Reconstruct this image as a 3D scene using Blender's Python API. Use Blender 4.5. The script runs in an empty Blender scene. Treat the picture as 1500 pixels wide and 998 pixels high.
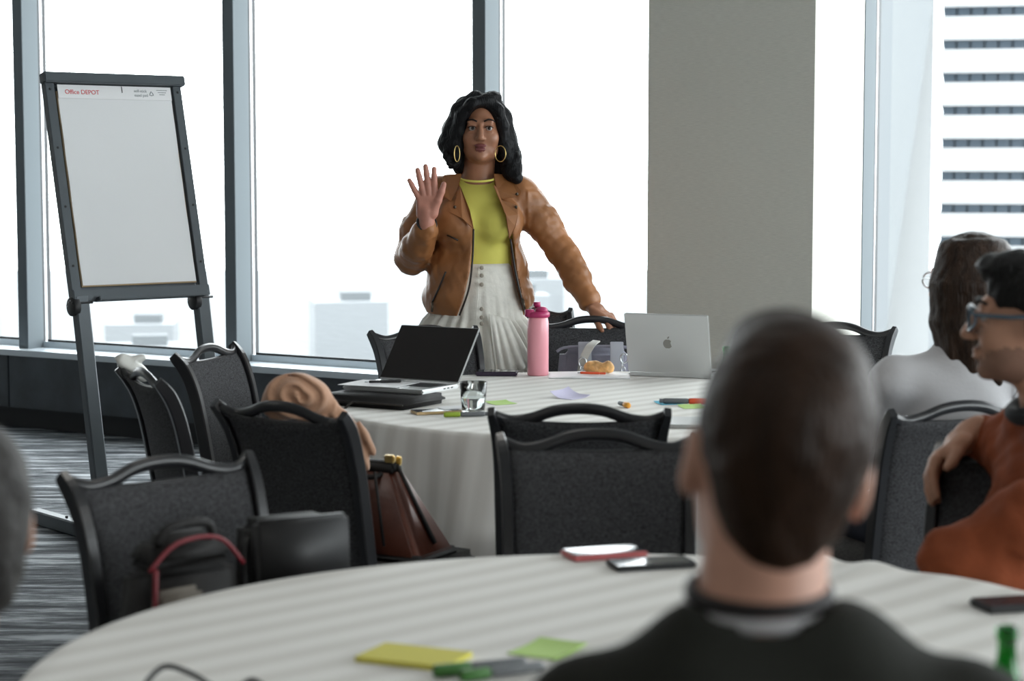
import bpy, bmesh, math, random
import numpy as np
from mathutils import Vector, Matrix
random.seed(4); rng = np.random.default_rng(4)
scn = bpy.context.scene
COL = scn.collection
PI = math.pi

# ---------------------------------------------------------------- camera, world, exposure
cd = bpy.data.cameras.new('camera'); cam = bpy.data.objects.new('camera', cd); COL.objects.link(cam)
cam.location = (0, 0, 1.5); cam.rotation_euler = (math.radians(90 - 4.976), 0, 0)
cd.sensor_width = 36; cd.lens = 36 * 2917 / 1500; cd.clip_end = 3000
cd.dof.use_dof = True; cd.dof.focus_distance = 7.75; cd.dof.aperture_fstop = 4.0
scn.camera = cam
W = bpy.data.worlds.new('sky'); scn.world = W; W.use_nodes = True
bg = W.node_tree.nodes['Background']; bg.inputs[0].default_value = (0.93, 0.97, 1.0, 1); bg.inputs[1].default_value = 6.0
vs = scn.view_settings; vs.view_transform = 'Standard'; vs.look = 'None'; vs.gamma = 1; vs.use_curve_mapping = False; vs.exposure = 0.42

# wall frame: a along the window wall, b into the room
O2 = (-2.95, 11.4); U2 = (.847, -.532); N2 = (-.532, -.847)
WALL_ROT = math.atan2(U2[1], U2[0])
def wp(a, b, z=0): return Vector((O2[0] + U2[0]*a + N2[0]*b, O2[1] + U2[1]*a + N2[1]*b, z))
A0, A1, BACK, CEIL = -5.0, 13.6, 11.5, 3.0
SILL = .46

# ---------------------------------------------------------------- materials
def mat(name, col, rough=.6, metal=0, bump=0, bscale=200, var=0, vscale=8, spec=.5, sheen=0, coat=0, stretch=None, alpha=None):
    m = bpy.data.materials.new(name); m.use_nodes = True
    nt = m.node_tree; p = nt.nodes['Principled BSDF']
    p.inputs['Base Color'].default_value = (*col, 1); p.inputs['Roughness'].default_value = rough
    p.inputs['Metallic'].default_value = metal; p.inputs['Specular IOR Level'].default_value = spec
    if sheen: p.inputs['Sheen Weight'].default_value = sheen
    if coat: p.inputs['Coat Weight'].default_value = coat; p.inputs['Coat Roughness'].default_value = .1
    if bump or var:
        tc = nt.nodes.new('ShaderNodeTexCoord'); mp = nt.nodes.new('ShaderNodeMapping')
        nt.links.new(tc.outputs['Object'], mp.inputs['Vector'])
        if stretch: mp.inputs['Scale'].default_value = stretch
    if bump:
        n = nt.nodes.new('ShaderNodeTexNoise'); n.inputs['Scale'].default_value = bscale; n.inputs['Detail'].default_value = 4
        b = nt.nodes.new('ShaderNodeBump'); b.inputs['Strength'].default_value = bump; b.inputs['Distance'].default_value = .01
        nt.links.new(mp.outputs[0], n.inputs['Vector']); nt.links.new(n.outputs[0], b.inputs['Height']); nt.links.new(b.outputs[0], p.inputs['Normal'])
    if var:
        n = nt.nodes.new('ShaderNodeTexNoise'); n.inputs['Scale'].default_value = vscale; n.inputs['Detail'].default_value = 5
        r = nt.nodes.new('ShaderNodeMapRange'); r.inputs['From Min'].default_value = .3; r.inputs['From Max'].default_value = .7
        r.inputs['To Min'].default_value = 1 - var; r.inputs['To Max'].default_value = 1 + var
        x = nt.nodes.new('ShaderNodeVectorMath'); x.operation = 'SCALE'; x.inputs[0].default_value = col
        nt.links.new(mp.outputs[0], n.inputs['Vector']); nt.links.new(n.outputs[0], r.inputs[0]); nt.links.new(r.outputs[0], x.inputs['Scale'])
        nt.links.new(x.outputs[0], p.inputs['Base Color'])
    return m
M = {}
M['frame'] = mat('mullion_metal', (.13, .15, .162), .6, 0, spec=.15)
M['gasket'] = mat('black_gasket', (.02, .022, .025), .5)
M['chrome'] = mat('bright_strip', (.6, .62, .64), .25, .9)
M['sill'] = mat('sill_metal', (.55, .60, .64), .3, .4)
M['panel'] = mat('dark_wall_panel', (.035, .042, .05), .55, 0, .05, 30, .35, 5)
M['kick'] = mat('toe_kick', (.012, .014, .017), .6)
M['wall'] = mat('linen_wallpaper', (.60, .59, .53), .85, 0, .25, 60, .07, 30, stretch=(1, 1, 14))
M['ceil'] = mat('ceiling_paint', (.75, .75, .73), .9)
M['back'] = mat('room_wall_paint', (.62, .60, .56), .9)
M['chair'] = mat('black_chair_metal', (.012, .012, .014), .28, 0, spec=.6)
def fabric(name, c1, c2, sc=260):
    m = mat(name, c1, .9, spec=.25); nt = m.node_tree; p = nt.nodes['Principled BSDF']
    tc = nt.nodes.new('ShaderNodeTexCoord'); mp = nt.nodes.new('ShaderNodeMapping'); mp.inputs['Scale'].default_value = (.35, .35, 1)
    n = nt.nodes.new('ShaderNodeTexNoise'); n.inputs['Scale'].default_value = sc; n.inputs['Detail'].default_value = 3
    cr = nt.nodes.new('ShaderNodeValToRGB'); cr.color_ramp.elements[0].color = (*c1, 1); cr.color_ramp.elements[1].color = (*c2, 1)
    cr.color_ramp.elements[0].position = .35; cr.color_ramp.elements[1].position = .68
    b = nt.nodes.new('ShaderNodeBump'); b.inputs['Strength'].default_value = .4; b.inputs['Distance'].default_value = .004
    nt.links.new(tc.outputs['Object'], mp.inputs[0]); nt.links.new(mp.outputs[0], n.inputs[0]); nt.links.new(n.outputs[0], cr.inputs[0])
    nt.links.new(cr.outputs[0], p.inputs['Base Color']); nt.links.new(n.outputs[0], b.inputs['Height']); nt.links.new(b.outputs[0], p.inputs['Normal'])
    return m
M['weave'] = fabric('charcoal_weave', (.022, .022, .0235), (.085, .085, .09), 480)
M['seat'] = fabric('seat_weave', (.026, .025, .024), (.07, .067, .064), 520)
def cloth_mat():
    m = mat('striped_tablecloth', (.8, .78, .74), .8, spec=.2); nt = m.node_tree; p = nt.nodes['Principled BSDF']
    tc = nt.nodes.new('ShaderNodeTexCoord'); mp = nt.nodes.new('ShaderNodeMapping'); mp.inputs['Rotation'].default_value = (0, 0, math.radians(-44))
    w = nt.nodes.new('ShaderNodeTexWave'); w.wave_type = 'BANDS'; w.bands_direction = 'Y'; w.inputs['Scale'].default_value = 3.6
    w.inputs['Distortion'].default_value = .6; w.inputs['Detail'].default_value = 1; w.inputs['Detail Scale'].default_value = .4
    cr = nt.nodes.new('ShaderNodeValToRGB'); cr.color_ramp.elements[0].position = .1; cr.color_ramp.elements[1].position = .8
    cr.color_ramp.elements[0].color = (.735, .715, .675, 1); cr.color_ramp.elements[1].color = (.86, .845, .81, 1)
    nt.links.new(tc.outputs['Object'], mp.inputs[0]); nt.links.new(mp.outputs[0], w.inputs[0]); nt.links.new(w.outputs['Fac'], cr.inputs[0])
    nt.links.new(cr.outputs[0], p.inputs['Base Color'])
    return m
M['cloth'] = cloth_mat()
M['wood'] = mat('table_plywood', (.3, .22, .14), .6)
M['steel'] = mat('table_steel', (.2, .2, .2), .4, .8)
M['easel'] = mat('easel_metal', (.075, .088, .098), .45, .3)
M['paper'] = mat('pad_paper', (.80, .81, .82), .8, 0, .08, 9)
M['card'] = mat('pad_card', (.45, .33, .2), .8)
M['white'] = mat('white_paper', (.85, .85, .86), .7)
M['red'] = mat('red_print', (.65, .03, .04), .6)
M['greyprint'] = mat('grey_print', (.28, .3, .31), .6)
M['black'] = mat('black_plastic', (.012, .012, .013), .5)
M['screen'] = mat('dark_screen', (.010, .006, .005), .18)
M['silver'] = mat('aluminium', (.62, .63, .63), .36, .75)
M['keys'] = mat('keyboard_black', (.02, .02, .022), .5)
M['logo'] = mat('mirror_logo', (.30, .29, .27), .25, .6)
M['pink'] = mat('pink_bottle', (.86, .36, .42), .32, coat=.3)
M['magenta'] = mat('magenta_lid', (.42, .025, .12), .35)
M['purple'] = mat('plum_case', (.035, .022, .045), .45)
M['lime'] = mat('lime_note', (.50, .72, .22), .8)
M['yellownote'] = mat('yellow_note', (.68, .62, .10), .8)
M['lilac'] = mat('lilac_note', (.58, .55, .72), .8)
M['bluenote'] = mat('blue_note', (.12, .50, .68), .8)
M['orange'] = mat('orange_plastic', (.80, .10, .03), .4)
M['amber'] = mat('amber_plastic', (.85, .38, .04), .3)
M['greypen'] = mat('grey_plastic', (.14, .15, .16), .45)
M['greenpen'] = mat('green_plastic', (.30, .42, .03), .45)
M['dgreen'] = mat('dark_green_plastic', (.05, .17, .03), .45)
M['gold'] = mat('gold_metal', (.80, .58, .22), .28, 1)
M['goldcase'] = mat('gold_phone_case', (.55, .40, .22), .35, .6)
M['lilacbag'] = mat('lavender_grey_leather', (.24, .235, .29), .55, 0, .15, 60, .15, 12)
M['strap'] = mat('cream_strap', (.50, .49, .45), .6)
M['palegrey'] = mat('pale_grey_leather', (.42, .44, .49), .55)
M['bread'] = mat('baked_pastry', (.68, .38, .14), .6, 0, .5, 60, .4, 30)
M['leather'] = mat('brown_bag_leather', (.085, .023, .012), .42, 0, .15, 70, .25, 9)
M['blackleather'] = mat('black_leather', (.010, .009, .009), .7, 0, .1, 60)
M['scarf'] = mat('tan_wool', (.48, .27, .17), .95, 0, .15, 120, .08, 10, sheen=.3)
M['bagred'] = mat('red_trim', (.17, .008, .016), .5)
M['bagtan'] = mat('taupe_canvas', (.17, .15, .125), .85)
M['film'] = mat('clear_plastic_film', (.72, .72, .68), .15, 0, .3, 25)
M['skinW'] = mat('brown_skin', (.33, .148, .082), .42, 0, .05, 300, .1, 20)
M['palm'] = mat('palm_skin', (.50, .22, .16), .5, 0, .06, 200, .1, 30)
M['lips'] = mat('plum_lips', (.20, .06, .058), .35)
M['hairB'] = mat('black_hair', (.006, .006, .007), .5, 0, .5, 70, stretch=(3, 3, .4), spec=.18)
M['eyewhite'] = mat('eye_white', (.40, .37, .35), .25)
M['iris'] = mat('dark_iris', (.012, .006, .004), .15)
M['jacket'] = mat('tan_leather', (.31, .125, .042), .46, 0, .18, 24, .22, 7)
M['zip'] = mat('dark_zip', (.03, .024, .02), .4, .3)
M['lining'] = mat('jacket_lining', (.03, .018, .012), .7)
M['button'] = mat('gunmetal_button', (.10, .08, .06), .3, .8)
M['yellowtop'] = mat('yellow_jersey', (.70, .65, .13), .75, 0, .06, 14)
M['skirt'] = mat('cream_linen', (.74, .72, .66), .85, 0, .35, 30, .05, 40)
M['pearl'] = mat('shell_button', (.42, .38, .32), .3, .3)
M['shoe'] = mat('black_shoe', (.02, .02, .02), .4)
M['jeans'] = mat('dark_denim', (.02, .025, .04), .85)
M['skinL'] = mat('light_skin', (.58, .31, .22), .5, 0, .05, 200, .08, 15)
M['skinM'] = mat('warm_skin', (.40, .205, .13), .5, 0, .05, 200, .08, 15)
M['stubble'] = mat('stubble_skin', (.235, .125, .085), .7, 0, .2, 300)
M['hairbrown'] = mat('light_brown_hair', (.030, .014, .007), .5, 0, .6, 60, .35, 12, stretch=(3, 3, .6), spec=.2)
M['hairdark'] = mat('very_dark_hair', (.006, .0055, .0055), .5, 0, .6, 70, stretch=(3, 3, .8), spec=.2)
M['hairlong'] = mat('long_brown_hair', (.032, .017, .010), .42, 0, .7, 50, .5, 16, stretch=(5, 5, .35), spec=.2)
M['hairgrey'] = mat('dark_grey_hair', (.045, .042, .04), .6, 0, .6, 70, .4, 14, spec=.2)
M['sweater'] = mat('dark_olive_knit', (.012, .013, .009), .95, 0, .2, 120)
M['tee'] = mat('grey_white_cotton', (.45, .44, .45), .9)
M['lanyard'] = mat('black_lanyard', (.012, .008, .008), .6)
M['whitetop'] = mat('white_knit', (.54, .535, .55), .85, 0, .1, 90)
M['rust'] = mat('rust_fleece', (.21, .045, .011), .95, 0, .25, 40, .15, 10)
M['darkcollar'] = mat('charcoal_collar', (.02, .022, .024), .8)
M['specs'] = mat('blue_grey_acetate', (.06, .09, .12), .25)
M['pinkcase'] = mat('coral_phone_case', (.55, .14, .14), .4)
M['phoneglass'] = mat('phone_screen', (.03, .035, .045), .06, spec=.9)
M['facade'] = mat('white_facade', (.30, .305, .31), .9)
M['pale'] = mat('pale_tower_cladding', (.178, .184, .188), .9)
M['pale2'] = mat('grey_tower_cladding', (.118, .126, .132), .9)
M['towerglass'] = mat('tower_window', (.03, .042, .055), .5, spec=.15)
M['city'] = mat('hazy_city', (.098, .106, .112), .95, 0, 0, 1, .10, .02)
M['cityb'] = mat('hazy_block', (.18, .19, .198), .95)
def glass_thin(name, tint=(1, 1, 1), fac=.06):
    m = bpy.data.materials.new(name); m.use_nodes = True; nt = m.node_tree
    for n in list(nt.nodes):
        if n.type != 'OUTPUT_MATERIAL': nt.nodes.remove(n)
    out = nt.nodes[0]; t = nt.nodes.new('ShaderNodeBsdfTransparent'); g = nt.nodes.new('ShaderNodeBsdfGlossy'); mx = nt.nodes.new('ShaderNodeMixShader')
    t.inputs[0].default_value = (*tint, 1); g.inputs['Roughness'].default_value = .02; mx.inputs[0].default_value = fac
    nt.links.new(t.outputs[0], mx.inputs[1]); nt.links.new(g.outputs[0], mx.inputs[2]); nt.links.new(mx.outputs[0], out.inputs[0])
    return m
M['pane'] = glass_thin('window_glass', (.97, .985, .98), .04)
M['lens'] = glass_thin('spectacle_lens', (.75, .85, .92), .12)
def glass_solid(name, col, ior=1.45):
    m = bpy.data.materials.new(name); m.use_nodes = True; p = m.node_tree.nodes['Principled BSDF']
    p.inputs['Base Color'].default_value = (*col, 1); p.inputs['Transmission Weight'].default_value = 1
    p.inputs['Roughness'].default_value = .02; p.inputs['IOR'].default_value = ior
    return m
M['tumbler'] = glass_solid('clear_glass', (.97, 1, .99))
M['water'] = glass_solid('water', (.97, .99, 1), 1.33)
M['greenglass'] = glass_solid('green_bottle_glass', (.03, .38, .07))
def carpet():
    m = mat('streaked_carpet', (.1, .1, .1), .95, spec=.15); nt = m.node_tree; p = nt.nodes['Principled BSDF']
    tc = nt.nodes.new('ShaderNodeTexCoord'); mp = nt.nodes.new('ShaderNodeMapping')
    mp.inputs['Rotation'].default_value = (0, 0, math.radians(8)); mp.inputs['Scale'].default_value = (.9, 6, 1)
    n = nt.nodes.new('ShaderNodeTexNoise'); n.inputs['Scale'].default_value = 2.2; n.inputs['Detail'].default_value = 9; n.inputs['Roughness'].default_value = .72
    cr = nt.nodes.new('ShaderNodeValToRGB'); e = cr.color_ramp.elements
    e[0].position = .40; e[0].color = (.030, .034, .040, 1); e[1].position = .62; e[1].color = (.44, .46, .48, 1)
    k = cr.color_ramp.elements.new(.50); k.color = (.12, .13, .14, 1)
    n2 = nt.nodes.new('ShaderNodeTexNoise'); n2.inputs['Scale'].default_value = 220
    b = nt.nodes.new('ShaderNodeBump'); b.inputs['Strength'].default_value = .5; b.inputs['Distance'].default_value = .005
    nt.links.new(tc.outputs['Object'], mp.inputs[0]); nt.links.new(mp.outputs[0], n.inputs[0]); nt.links.new(n.outputs[0], cr.inputs[0])
    nt.links.new(tc.outputs['Object'], n2.inputs[0]); nt.links.new(n2.outputs[0], b.inputs['Height'])
    nt.links.new(cr.outputs[0], p.inputs['Base Color']); nt.links.new(b.outputs[0], p.inputs['Normal'])
    return m
M['carpet'] = carpet()

# ---------------------------------------------------------------- helpers
def tag(o, label=None, cat=None, group=None, kind=None):
    if label: o['label'] = label
    if cat: o['category'] = cat
    if group: o['group'] = group
    if kind: o['kind'] = kind
    return o
def empty(name, loc=(0, 0, 0), rz=0, label=None, cat=None, group=None, kind=None):
    o = bpy.data.objects.new(name, None); COL.objects.link(o); o.empty_display_size = .1
    o.location = loc; o.rotation_euler = (0, 0, rz)
    return tag(o, label, cat, group, kind)
def meshobj(name, verts, faces, m, parent=None, smooth=False, loc=None, rot=None):
    me = bpy.data.meshes.new(name); me.from_pydata([tuple(v) for v in verts], [], [tuple(f) for f in faces]); me.validate(); me.update()
    return link(name, me, m, parent, smooth, loc, rot)
def link(name, me, m, parent=None, smooth=False, loc=None, rot=None):
    for x in (m if isinstance(m, (list, tuple)) else [m]): me.materials.append(M[x] if isinstance(x, str) else x)
    if smooth: me.polygons.foreach_set('use_smooth', [True]*len(me.polygons))
    o = bpy.data.objects.new(name, me); COL.objects.link(o)
    if parent is not None: o.parent = parent
    if loc is not None: o.location = loc
    if rot is not None: o.rotation_euler = rot
    return o
def bmobj(name, bm, m, parent=None, smooth=False, loc=None, rot=None):
    bmesh.ops.recalc_face_normals(bm, faces=bm.faces)
    me = bpy.data.meshes.new(name); bm.to_mesh(me); bm.free()
    return link(name, me, m, parent, smooth, loc, rot)
def bm_box(bm, c, s, bev=0, rot=None, seg=2):
    mtx = Matrix.Translation(c) @ (rot.to_4x4() if rot is not None else Matrix()) @ Matrix.Diagonal((*s, 1))
    r = bmesh.ops.create_cube(bm, size=1, matrix=mtx)
    if bev:
        es = list({e for v in r['verts'] for e in v.link_edges})
        bmesh.ops.bevel(bm, geom=es, offset=bev, segments=seg, affect='EDGES', clamp_overlap=True)
def box(name, c, s, m, parent=None, bev=0, rot=None, seg=2, smooth=False):
    bm = bmesh.new(); bm_box(bm, (0, 0, 0), s, bev, None, seg)
    o = bmobj(name, bm, m, parent, smooth, loc=c)
    if rot is not None: o.rotation_euler = rot if not isinstance(rot, Matrix) else rot.to_euler()
    return o
def frames(path):
    P = [Vector(p) for p in path]; T = []
    for i in range(len(P)):
        a = P[max(i-1, 0)]; b = P[min(i+1, len(P)-1)]; T.append((b-a).normalized())
    ref = Vector((0, 0, 1)) if abs(T[0].z) < .9 else Vector((1, 0, 0))
    x = T[0].cross(ref).normalized(); out = []
    for t in T:
        x = (x - t*x.dot(t)).normalized(); out.append((x, t.cross(x)))
    return P, T, out
def smooth_path(path, n=6):
    P = [Vector(p) for p in path]; out = []
    for i in range(len(P)-1):
        p0 = P[max(i-1, 0)]; p1 = P[i]; p2 = P[i+1]; p3 = P[min(i+2, len(P)-1)]
        for k in range(n):
            t = k/n
            out.append(.5*((2*p1) + (p2-p0)*t + (2*p0-5*p1+4*p2-p3)*t*t + (3*p1-p0-3*p2+p3)*t**3))
    out.append(P[-1]); return out
def tube_geo(path, r, seg=10, sx=1, sy=1, ref=None, closed=False, square=False):
    P, T, fr = frames(path); V = []; F = []; n = len(P)
    for i, (p, (x, y)) in enumerate(zip(P, fr)):
        if ref is not None:
            x = Vector(ref) - T[i]*Vector(ref).dot(T[i]); x.normalize(); y = T[i].cross(x)
        rr = r[i] if isinstance(r, (list, tuple)) else r
        if square:
            for cx, cy in ((1, .8), (.8, 1), (-.8, 1), (-1, .8), (-1, -.8), (-.8, -1), (.8, -1), (1, -.8)): V.append(p + x*(cx*rr*sx) + y*(cy*rr*sy))
        else:
            for k in range(seg):
                a = 2*PI*k/seg; V.append(p + x*(math.cos(a)*rr*sx) + y*(math.sin(a)*rr*sy))
    s = 8 if square else seg
    for i in range(n if closed else n-1):
        j = (i+1) % n
        for k in range(s):
            F.append((i*s+k, i*s+(k+1) % s, j*s+(k+1) % s, j*s+k))
    if not closed:
        F.append(tuple(range(s))[::-1]); F.append(tuple((n-1)*s+k for k in range(s)))
    return V, F
def tube(name, path, r, m, parent=None, **k):
    sm = not k.get('square', False)
    V, F = tube_geo(path, r, **k); return meshobj(name, V, F, m, parent, smooth=sm)
def lathe(name, prof, m, parent=None, seg=28, loc=None, smooth=True):
    V = []; F = []; n = len(prof)
    for i, (r, z) in enumerate(prof):
        for k in range(seg):
            a = 2*PI*k/seg; V.append((max(r, 1e-5)*math.cos(a), max(r, 1e-5)*math.sin(a), z))
    for i in range(n-1):
        for k in range(seg): F.append((i*seg+k, i*seg+(k+1) % seg, (i+1)*seg+(k+1) % seg, (i+1)*seg+k))
    F.append(tuple(range(seg))[::-1]); F.append(tuple((n-1)*seg+k for k in range(seg)))
    return meshobj(name, V, F, m, parent, smooth, loc)
def prism(name, pts, h, m, parent=None, loc=None, rot=None, bev=0):
    bm = bmesh.new(); vs_ = [bm.verts.new((x, y, 0)) for x, y in pts]; f = bm.faces.new(vs_)
    r = bmesh.ops.extrude_face_region(bm, geom=[f]); bmesh.ops.translate(bm, verts=[v for v in r['geom'] if isinstance(v, bmesh.types.BMVert)], vec=(0, 0, h))
    if bev: bmesh.ops.bevel(bm, geom=list(bm.edges), offset=bev, segments=2, affect='EDGES')
    return bmobj(name, bm, m, parent, False, loc, rot)
def text(name, s, size, m, parent, mtx):
    cu = bpy.data.curves.new(name, 'FONT'); cu.body = s; cu.size = size; cu.extrude = .0004; cu.align_x = 'LEFT'
    o = bpy.data.objects.new(name, cu); COL.objects.link(o)
    dg = bpy.context.evaluated_depsgraph_get(); me = bpy.data.meshes.new_from_object(o.evaluated_get(dg)); bpy.data.objects.remove(o)
    r = link(name, me, m, parent); r.matrix_local = mtx; return r
def copy_tree(o, parent=None):
    c = o.copy(); COL.objects.link(c)
    if parent is not None: c.parent = parent
    for ch in list(o.children): copy_tree(ch, c)
    return c

# ---------------------------------------------------------------- implicit surfaces for bodies, clothing and soft goods
def axis(lo, hi, coarse, fine=()):
    out = [lo]
    while out[-1] < hi:
        x = out[-1]; st = coarse
        for a, b, s in fine:
            if a - coarse <= x < b: st = min(st, s)
        out.append(x + st)
    return np.array(out, np.float32)
class Field:
    def __init__(s, ax, ay, az):
        s.ax = (ax, ay, az); shp = (len(ax), len(ay), len(az)); s.d = np.full(shp, 1.0, np.float32); s.o = np.zeros(shp, np.int8)
    def blk(s, lo, hi):
        sl = []
        for a, l, h in zip(s.ax, lo, hi):
            i = max(int(np.searchsorted(a, l))-1, 0); j = min(int(np.searchsorted(a, h))+1, len(a)); sl.append(slice(i, max(j, i)))
        g = (s.ax[0][sl[0]][:, None, None], s.ax[1][sl[1]][None, :, None], s.ax[2][sl[2]][None, None, :])
        return tuple(sl), g
    def op(s, fn, lo, hi, k, m, mode='add'):
        mg = k + .03
        sl, g = s.blk([v-mg for v in lo], [v+mg for v in hi])
        if 0 in s.d[sl].shape: return
        dn = fn(*g).astype(np.float32); old = s.d[sl]; k = max(k, 1e-5)
        if mode == 'add':
            h = np.clip(.5+.5*(old-dn)/k, 0, 1); s.o[sl] = np.where(dn < old, m, s.o[sl]); s.d[sl] = old*(1-h)+dn*h-k*h*(1-h)
        elif mode == 'sub':
            h = np.clip(.5-.5*(old+dn)/k, 0, 1); s.d[sl] = old*(1-h)-dn*h+k*h*(1-h)
            if m: s.o[sl] = np.where(-dn > old - .002, m, s.o[sl])
        elif mode == 'paint': s.o[sl] = np.where(dn < 0, m, s.o[sl])
    def rc(s, a, b, r1, r2, k=.01, m=0, mode='add', sc=(1, 1, 1)):
        a = np.array(a, float); b = np.array(b, float); S = np.array(sc, float); q = S.min()
        A = a/S; B = b/S; BA = B-A; L = max((BA*BA).sum(), 1e-9); r1 /= q if q < 1 else 1; r2 /= q if q < 1 else 1
        r1 *= q if q < 1 else 1; r2 *= q if q < 1 else 1
        def fn(X, Y, Z):
            px, py, pz = X/S[0]-A[0], Y/S[1]-A[1], Z/S[2]-A[2]
            t = np.clip((px*BA[0]+py*BA[1]+pz*BA[2])/L, 0, 1)
            return (np.sqrt((px-BA[0]*t)**2+(py-BA[1]*t)**2+(pz-BA[2]*t)**2)-(r1+(r2-r1)*t))*q
        R = max(r1, r2)*S.max()
        s.op(fn, np.minimum(a, b)-R, np.maximum(a, b)+R, k, m, mode)
    def chain(s, pts, rs, k=.01, m=0, sc=(1, 1, 1)):
        for i in range(len(pts)-1): s.rc(pts[i], pts[i+1], rs[i], rs[i+1], k, m, sc=sc)
    def el(s, c, r, k=.01, m=0, mode='add', rot=None):
        c = np.array(c, float); r = np.array(r, float); Rm = np.array(rot if rot is not None else Matrix.Identity(3), float)
        def fn(X, Y, Z):
            x, y, z = X-c[0], Y-c[1], Z-c[2]
            u = [Rm[0, i]*x+Rm[1, i]*y+Rm[2, i]*z for i in range(3)]
            k0 = np.sqrt(sum((u[i]/r[i])**2 for i in range(3))); k1 = np.sqrt(sum((u[i]/r[i]**2)**2 for i in range(3)))
            return k0*(k0-1)/np.maximum(k1, 1e-6)
        R = r.max() if rot is not None else r
        s.op(fn, c-R, c+R, k, m, mode)
    def bx(s, c, h, rad=.005, k=.005, m=0, mode='add', rot=None):
        c = np.array(c, float); h = np.array(h, float)-rad; Rm = np.array(rot if rot is not None else Matrix.Identity(3), float)
        def fn(X, Y, Z):
            x, y, z = X-c[0], Y-c[1], Z-c[2]
            q = [np.abs(Rm[0, i]*x+Rm[1, i]*y+Rm[2, i]*z)-h[i] for i in range(3)]
            o = np.sqrt(sum(np.maximum(v, 0)**2 for v in q))
            return o+np.minimum(np.maximum(np.maximum(q[0], q[1]), q[2]), 0)-rad
        R = np.linalg.norm(h)+rad if rot is not None else h+rad
        s.op(fn, c-R, c+R, k, m, mode)
    def wrinkle(s, amp, freq, lo=None, hi=None, seed=0, sq=(1, 1, 1), ridge=False):
        r = np.random.default_rng(seed); sl, g = s.blk(lo or [a[0] for a in s.ax], hi or [a[-1] for a in s.ax]); w = 0
        for i in range(7):
            v = r.normal(size=3); v /= np.linalg.norm(v); v *= freq*(.6+.9*r.random()); ph = r.random()*6.28
            q = np.sin(g[0]*v[0]*sq[0]+g[1]*v[1]*sq[1]+g[2]*v[2]*sq[2]+ph+1.5*np.sin(g[2]*freq*.4+i))
            w = w+((1-2*np.abs(q)**.7) if ridge else q)
        s.d[sl] += amp*w/2.6
    def mesh(s, name, mats, parent=None, loc=None, rot=None, relax=1):
        d = s.d; d[0] = d[-1] = 1; d[:, 0] = d[:, -1] = 1; d[:, :, 0] = d[:, :, -1] = 1
        neg = d < 0; nx, ny, nz = d.shape
        cnt = np.zeros((nx-1, ny-1, nz-1), np.int8)
        for i in (0, 1):
            for j in (0, 1):
                for l in (0, 1): cnt += neg[i:nx-1+i, j:ny-1+j, l:nz-1+l]
        act = (cnt > 0) & (cnt < 8); idx = np.argwhere(act); ids = -np.ones(act.shape, np.int64); ids[act] = np.arange(len(idx))
        I, J, K = idx.T; acc = np.zeros((len(idx), 3)); w = np.zeros(len(idx))
        cor = [(i, j, l) for i in (0, 1) for j in (0, 1) for l in (0, 1)]
        X, Y, Z = s.ax
        for c0 in cor:
            for ax_ in range(3):
                if c0[ax_]: continue
                c1 = list(c0); c1[ax_] = 1
                v0 = d[I+c0[0], J+c0[1], K+c0[2]]; v1 = d[I+c1[0], J+c1[1], K+c1[2]]; cr = (v0 < 0) != (v1 < 0)
                t = np.where(cr, v0/np.where(cr, v0-v1, 1), 0)
                p0 = np.stack([X[I+c0[0]], Y[J+c0[1]], Z[K+c0[2]]], 1); p1 = np.stack([X[I+c1[0]], Y[J+c1[1]], Z[K+c1[2]]], 1)
                acc += np.where(cr[:, None], p0+(p1-p0)*t[:, None], 0); w += cr
        V = acc/w[:, None]; F = []
        for ax_ in range(3):
            n0 = [slice(None)]*3; n1 = [slice(None)]*3; n0[ax_] = slice(0, -1); n1[ax_] = slice(1, None)
            a = neg[tuple(n0)]; b = neg[tuple(n1)]; E = np.argwhere(a != b); sg = a[tuple(E.T)]
            o1, o2 = [q for q in range(3) if q != ax_]
            ok = (E[:, o1] > 0) & (E[:, o2] > 0) & (E[:, o1] < d.shape[o1]-1) & (E[:, o2] < d.shape[o2]-1); E = E[ok]; sg = sg[ok]
            def cid(d1, d2):
                q = E.copy(); q[:, o1] -= d1; q[:, o2] -= d2; return ids[tuple(q.T)]
            quad = np.stack([cid(0, 0), cid(1, 0), cid(1, 1), cid(0, 1)], 1)
            flip = sg if ax_ != 1 else ~sg
            quad = np.where(flip[:, None], quad, quad[:, ::-1]); F.append(quad)
        F = np.concatenate(F)
        for _ in range(relax):
            nb = np.zeros_like(V); ct = np.zeros(len(V))
            for q in range(4):
                a = F[:, q]; b = F[:, (q+1) % 4]
                np.add.at(nb, a, V[b]); np.add.at(ct, a, 1); np.add.at(nb, b, V[a]); np.add.at(ct, b, 1)
            V = V*.5+.5*nb/np.maximum(ct, 1)[:, None]
        me = bpy.data.meshes.new(name)
        me.vertices.add(len(V)); me.vertices.foreach_set('co', V.astype(np.float32).ravel())
        me.loops.add(len(F)*4); me.loops.foreach_set('vertex_index', F.ravel().astype(np.int32))
        me.polygons.add(len(F)); me.polygons.foreach_set('loop_start', np.arange(0, len(F)*4, 4, dtype=np.int32))
        own = s.o[I, J, K]
        for c in cor: own = np.maximum(own, 0)
        # owner of the nearest inside corner
        best = np.full(len(I), 9., np.float32); own = np.zeros(len(I), np.int8)
        for c in cor:
            v = np.abs(d[I+c[0], J+c[1], K+c[2]]); bt = v < best; best = np.where(bt, v, best); own = np.where(bt, s.o[I+c[0], J+c[1], K+c[2]], own)
        for x in mats: me.materials.append(M[x])
        me.polygons.foreach_set('material_index', own[F[:, 0]].astype(np.int32)); me.polygons.foreach_set('use_smooth', np.ones(len(F), bool))
        me.update(calc_edges=True); me.validate()
        o = bpy.data.objects.new(name, me); COL.objects.link(o)
        if parent is not None: o.parent = parent
        if loc is not None: o.location = loc
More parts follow.
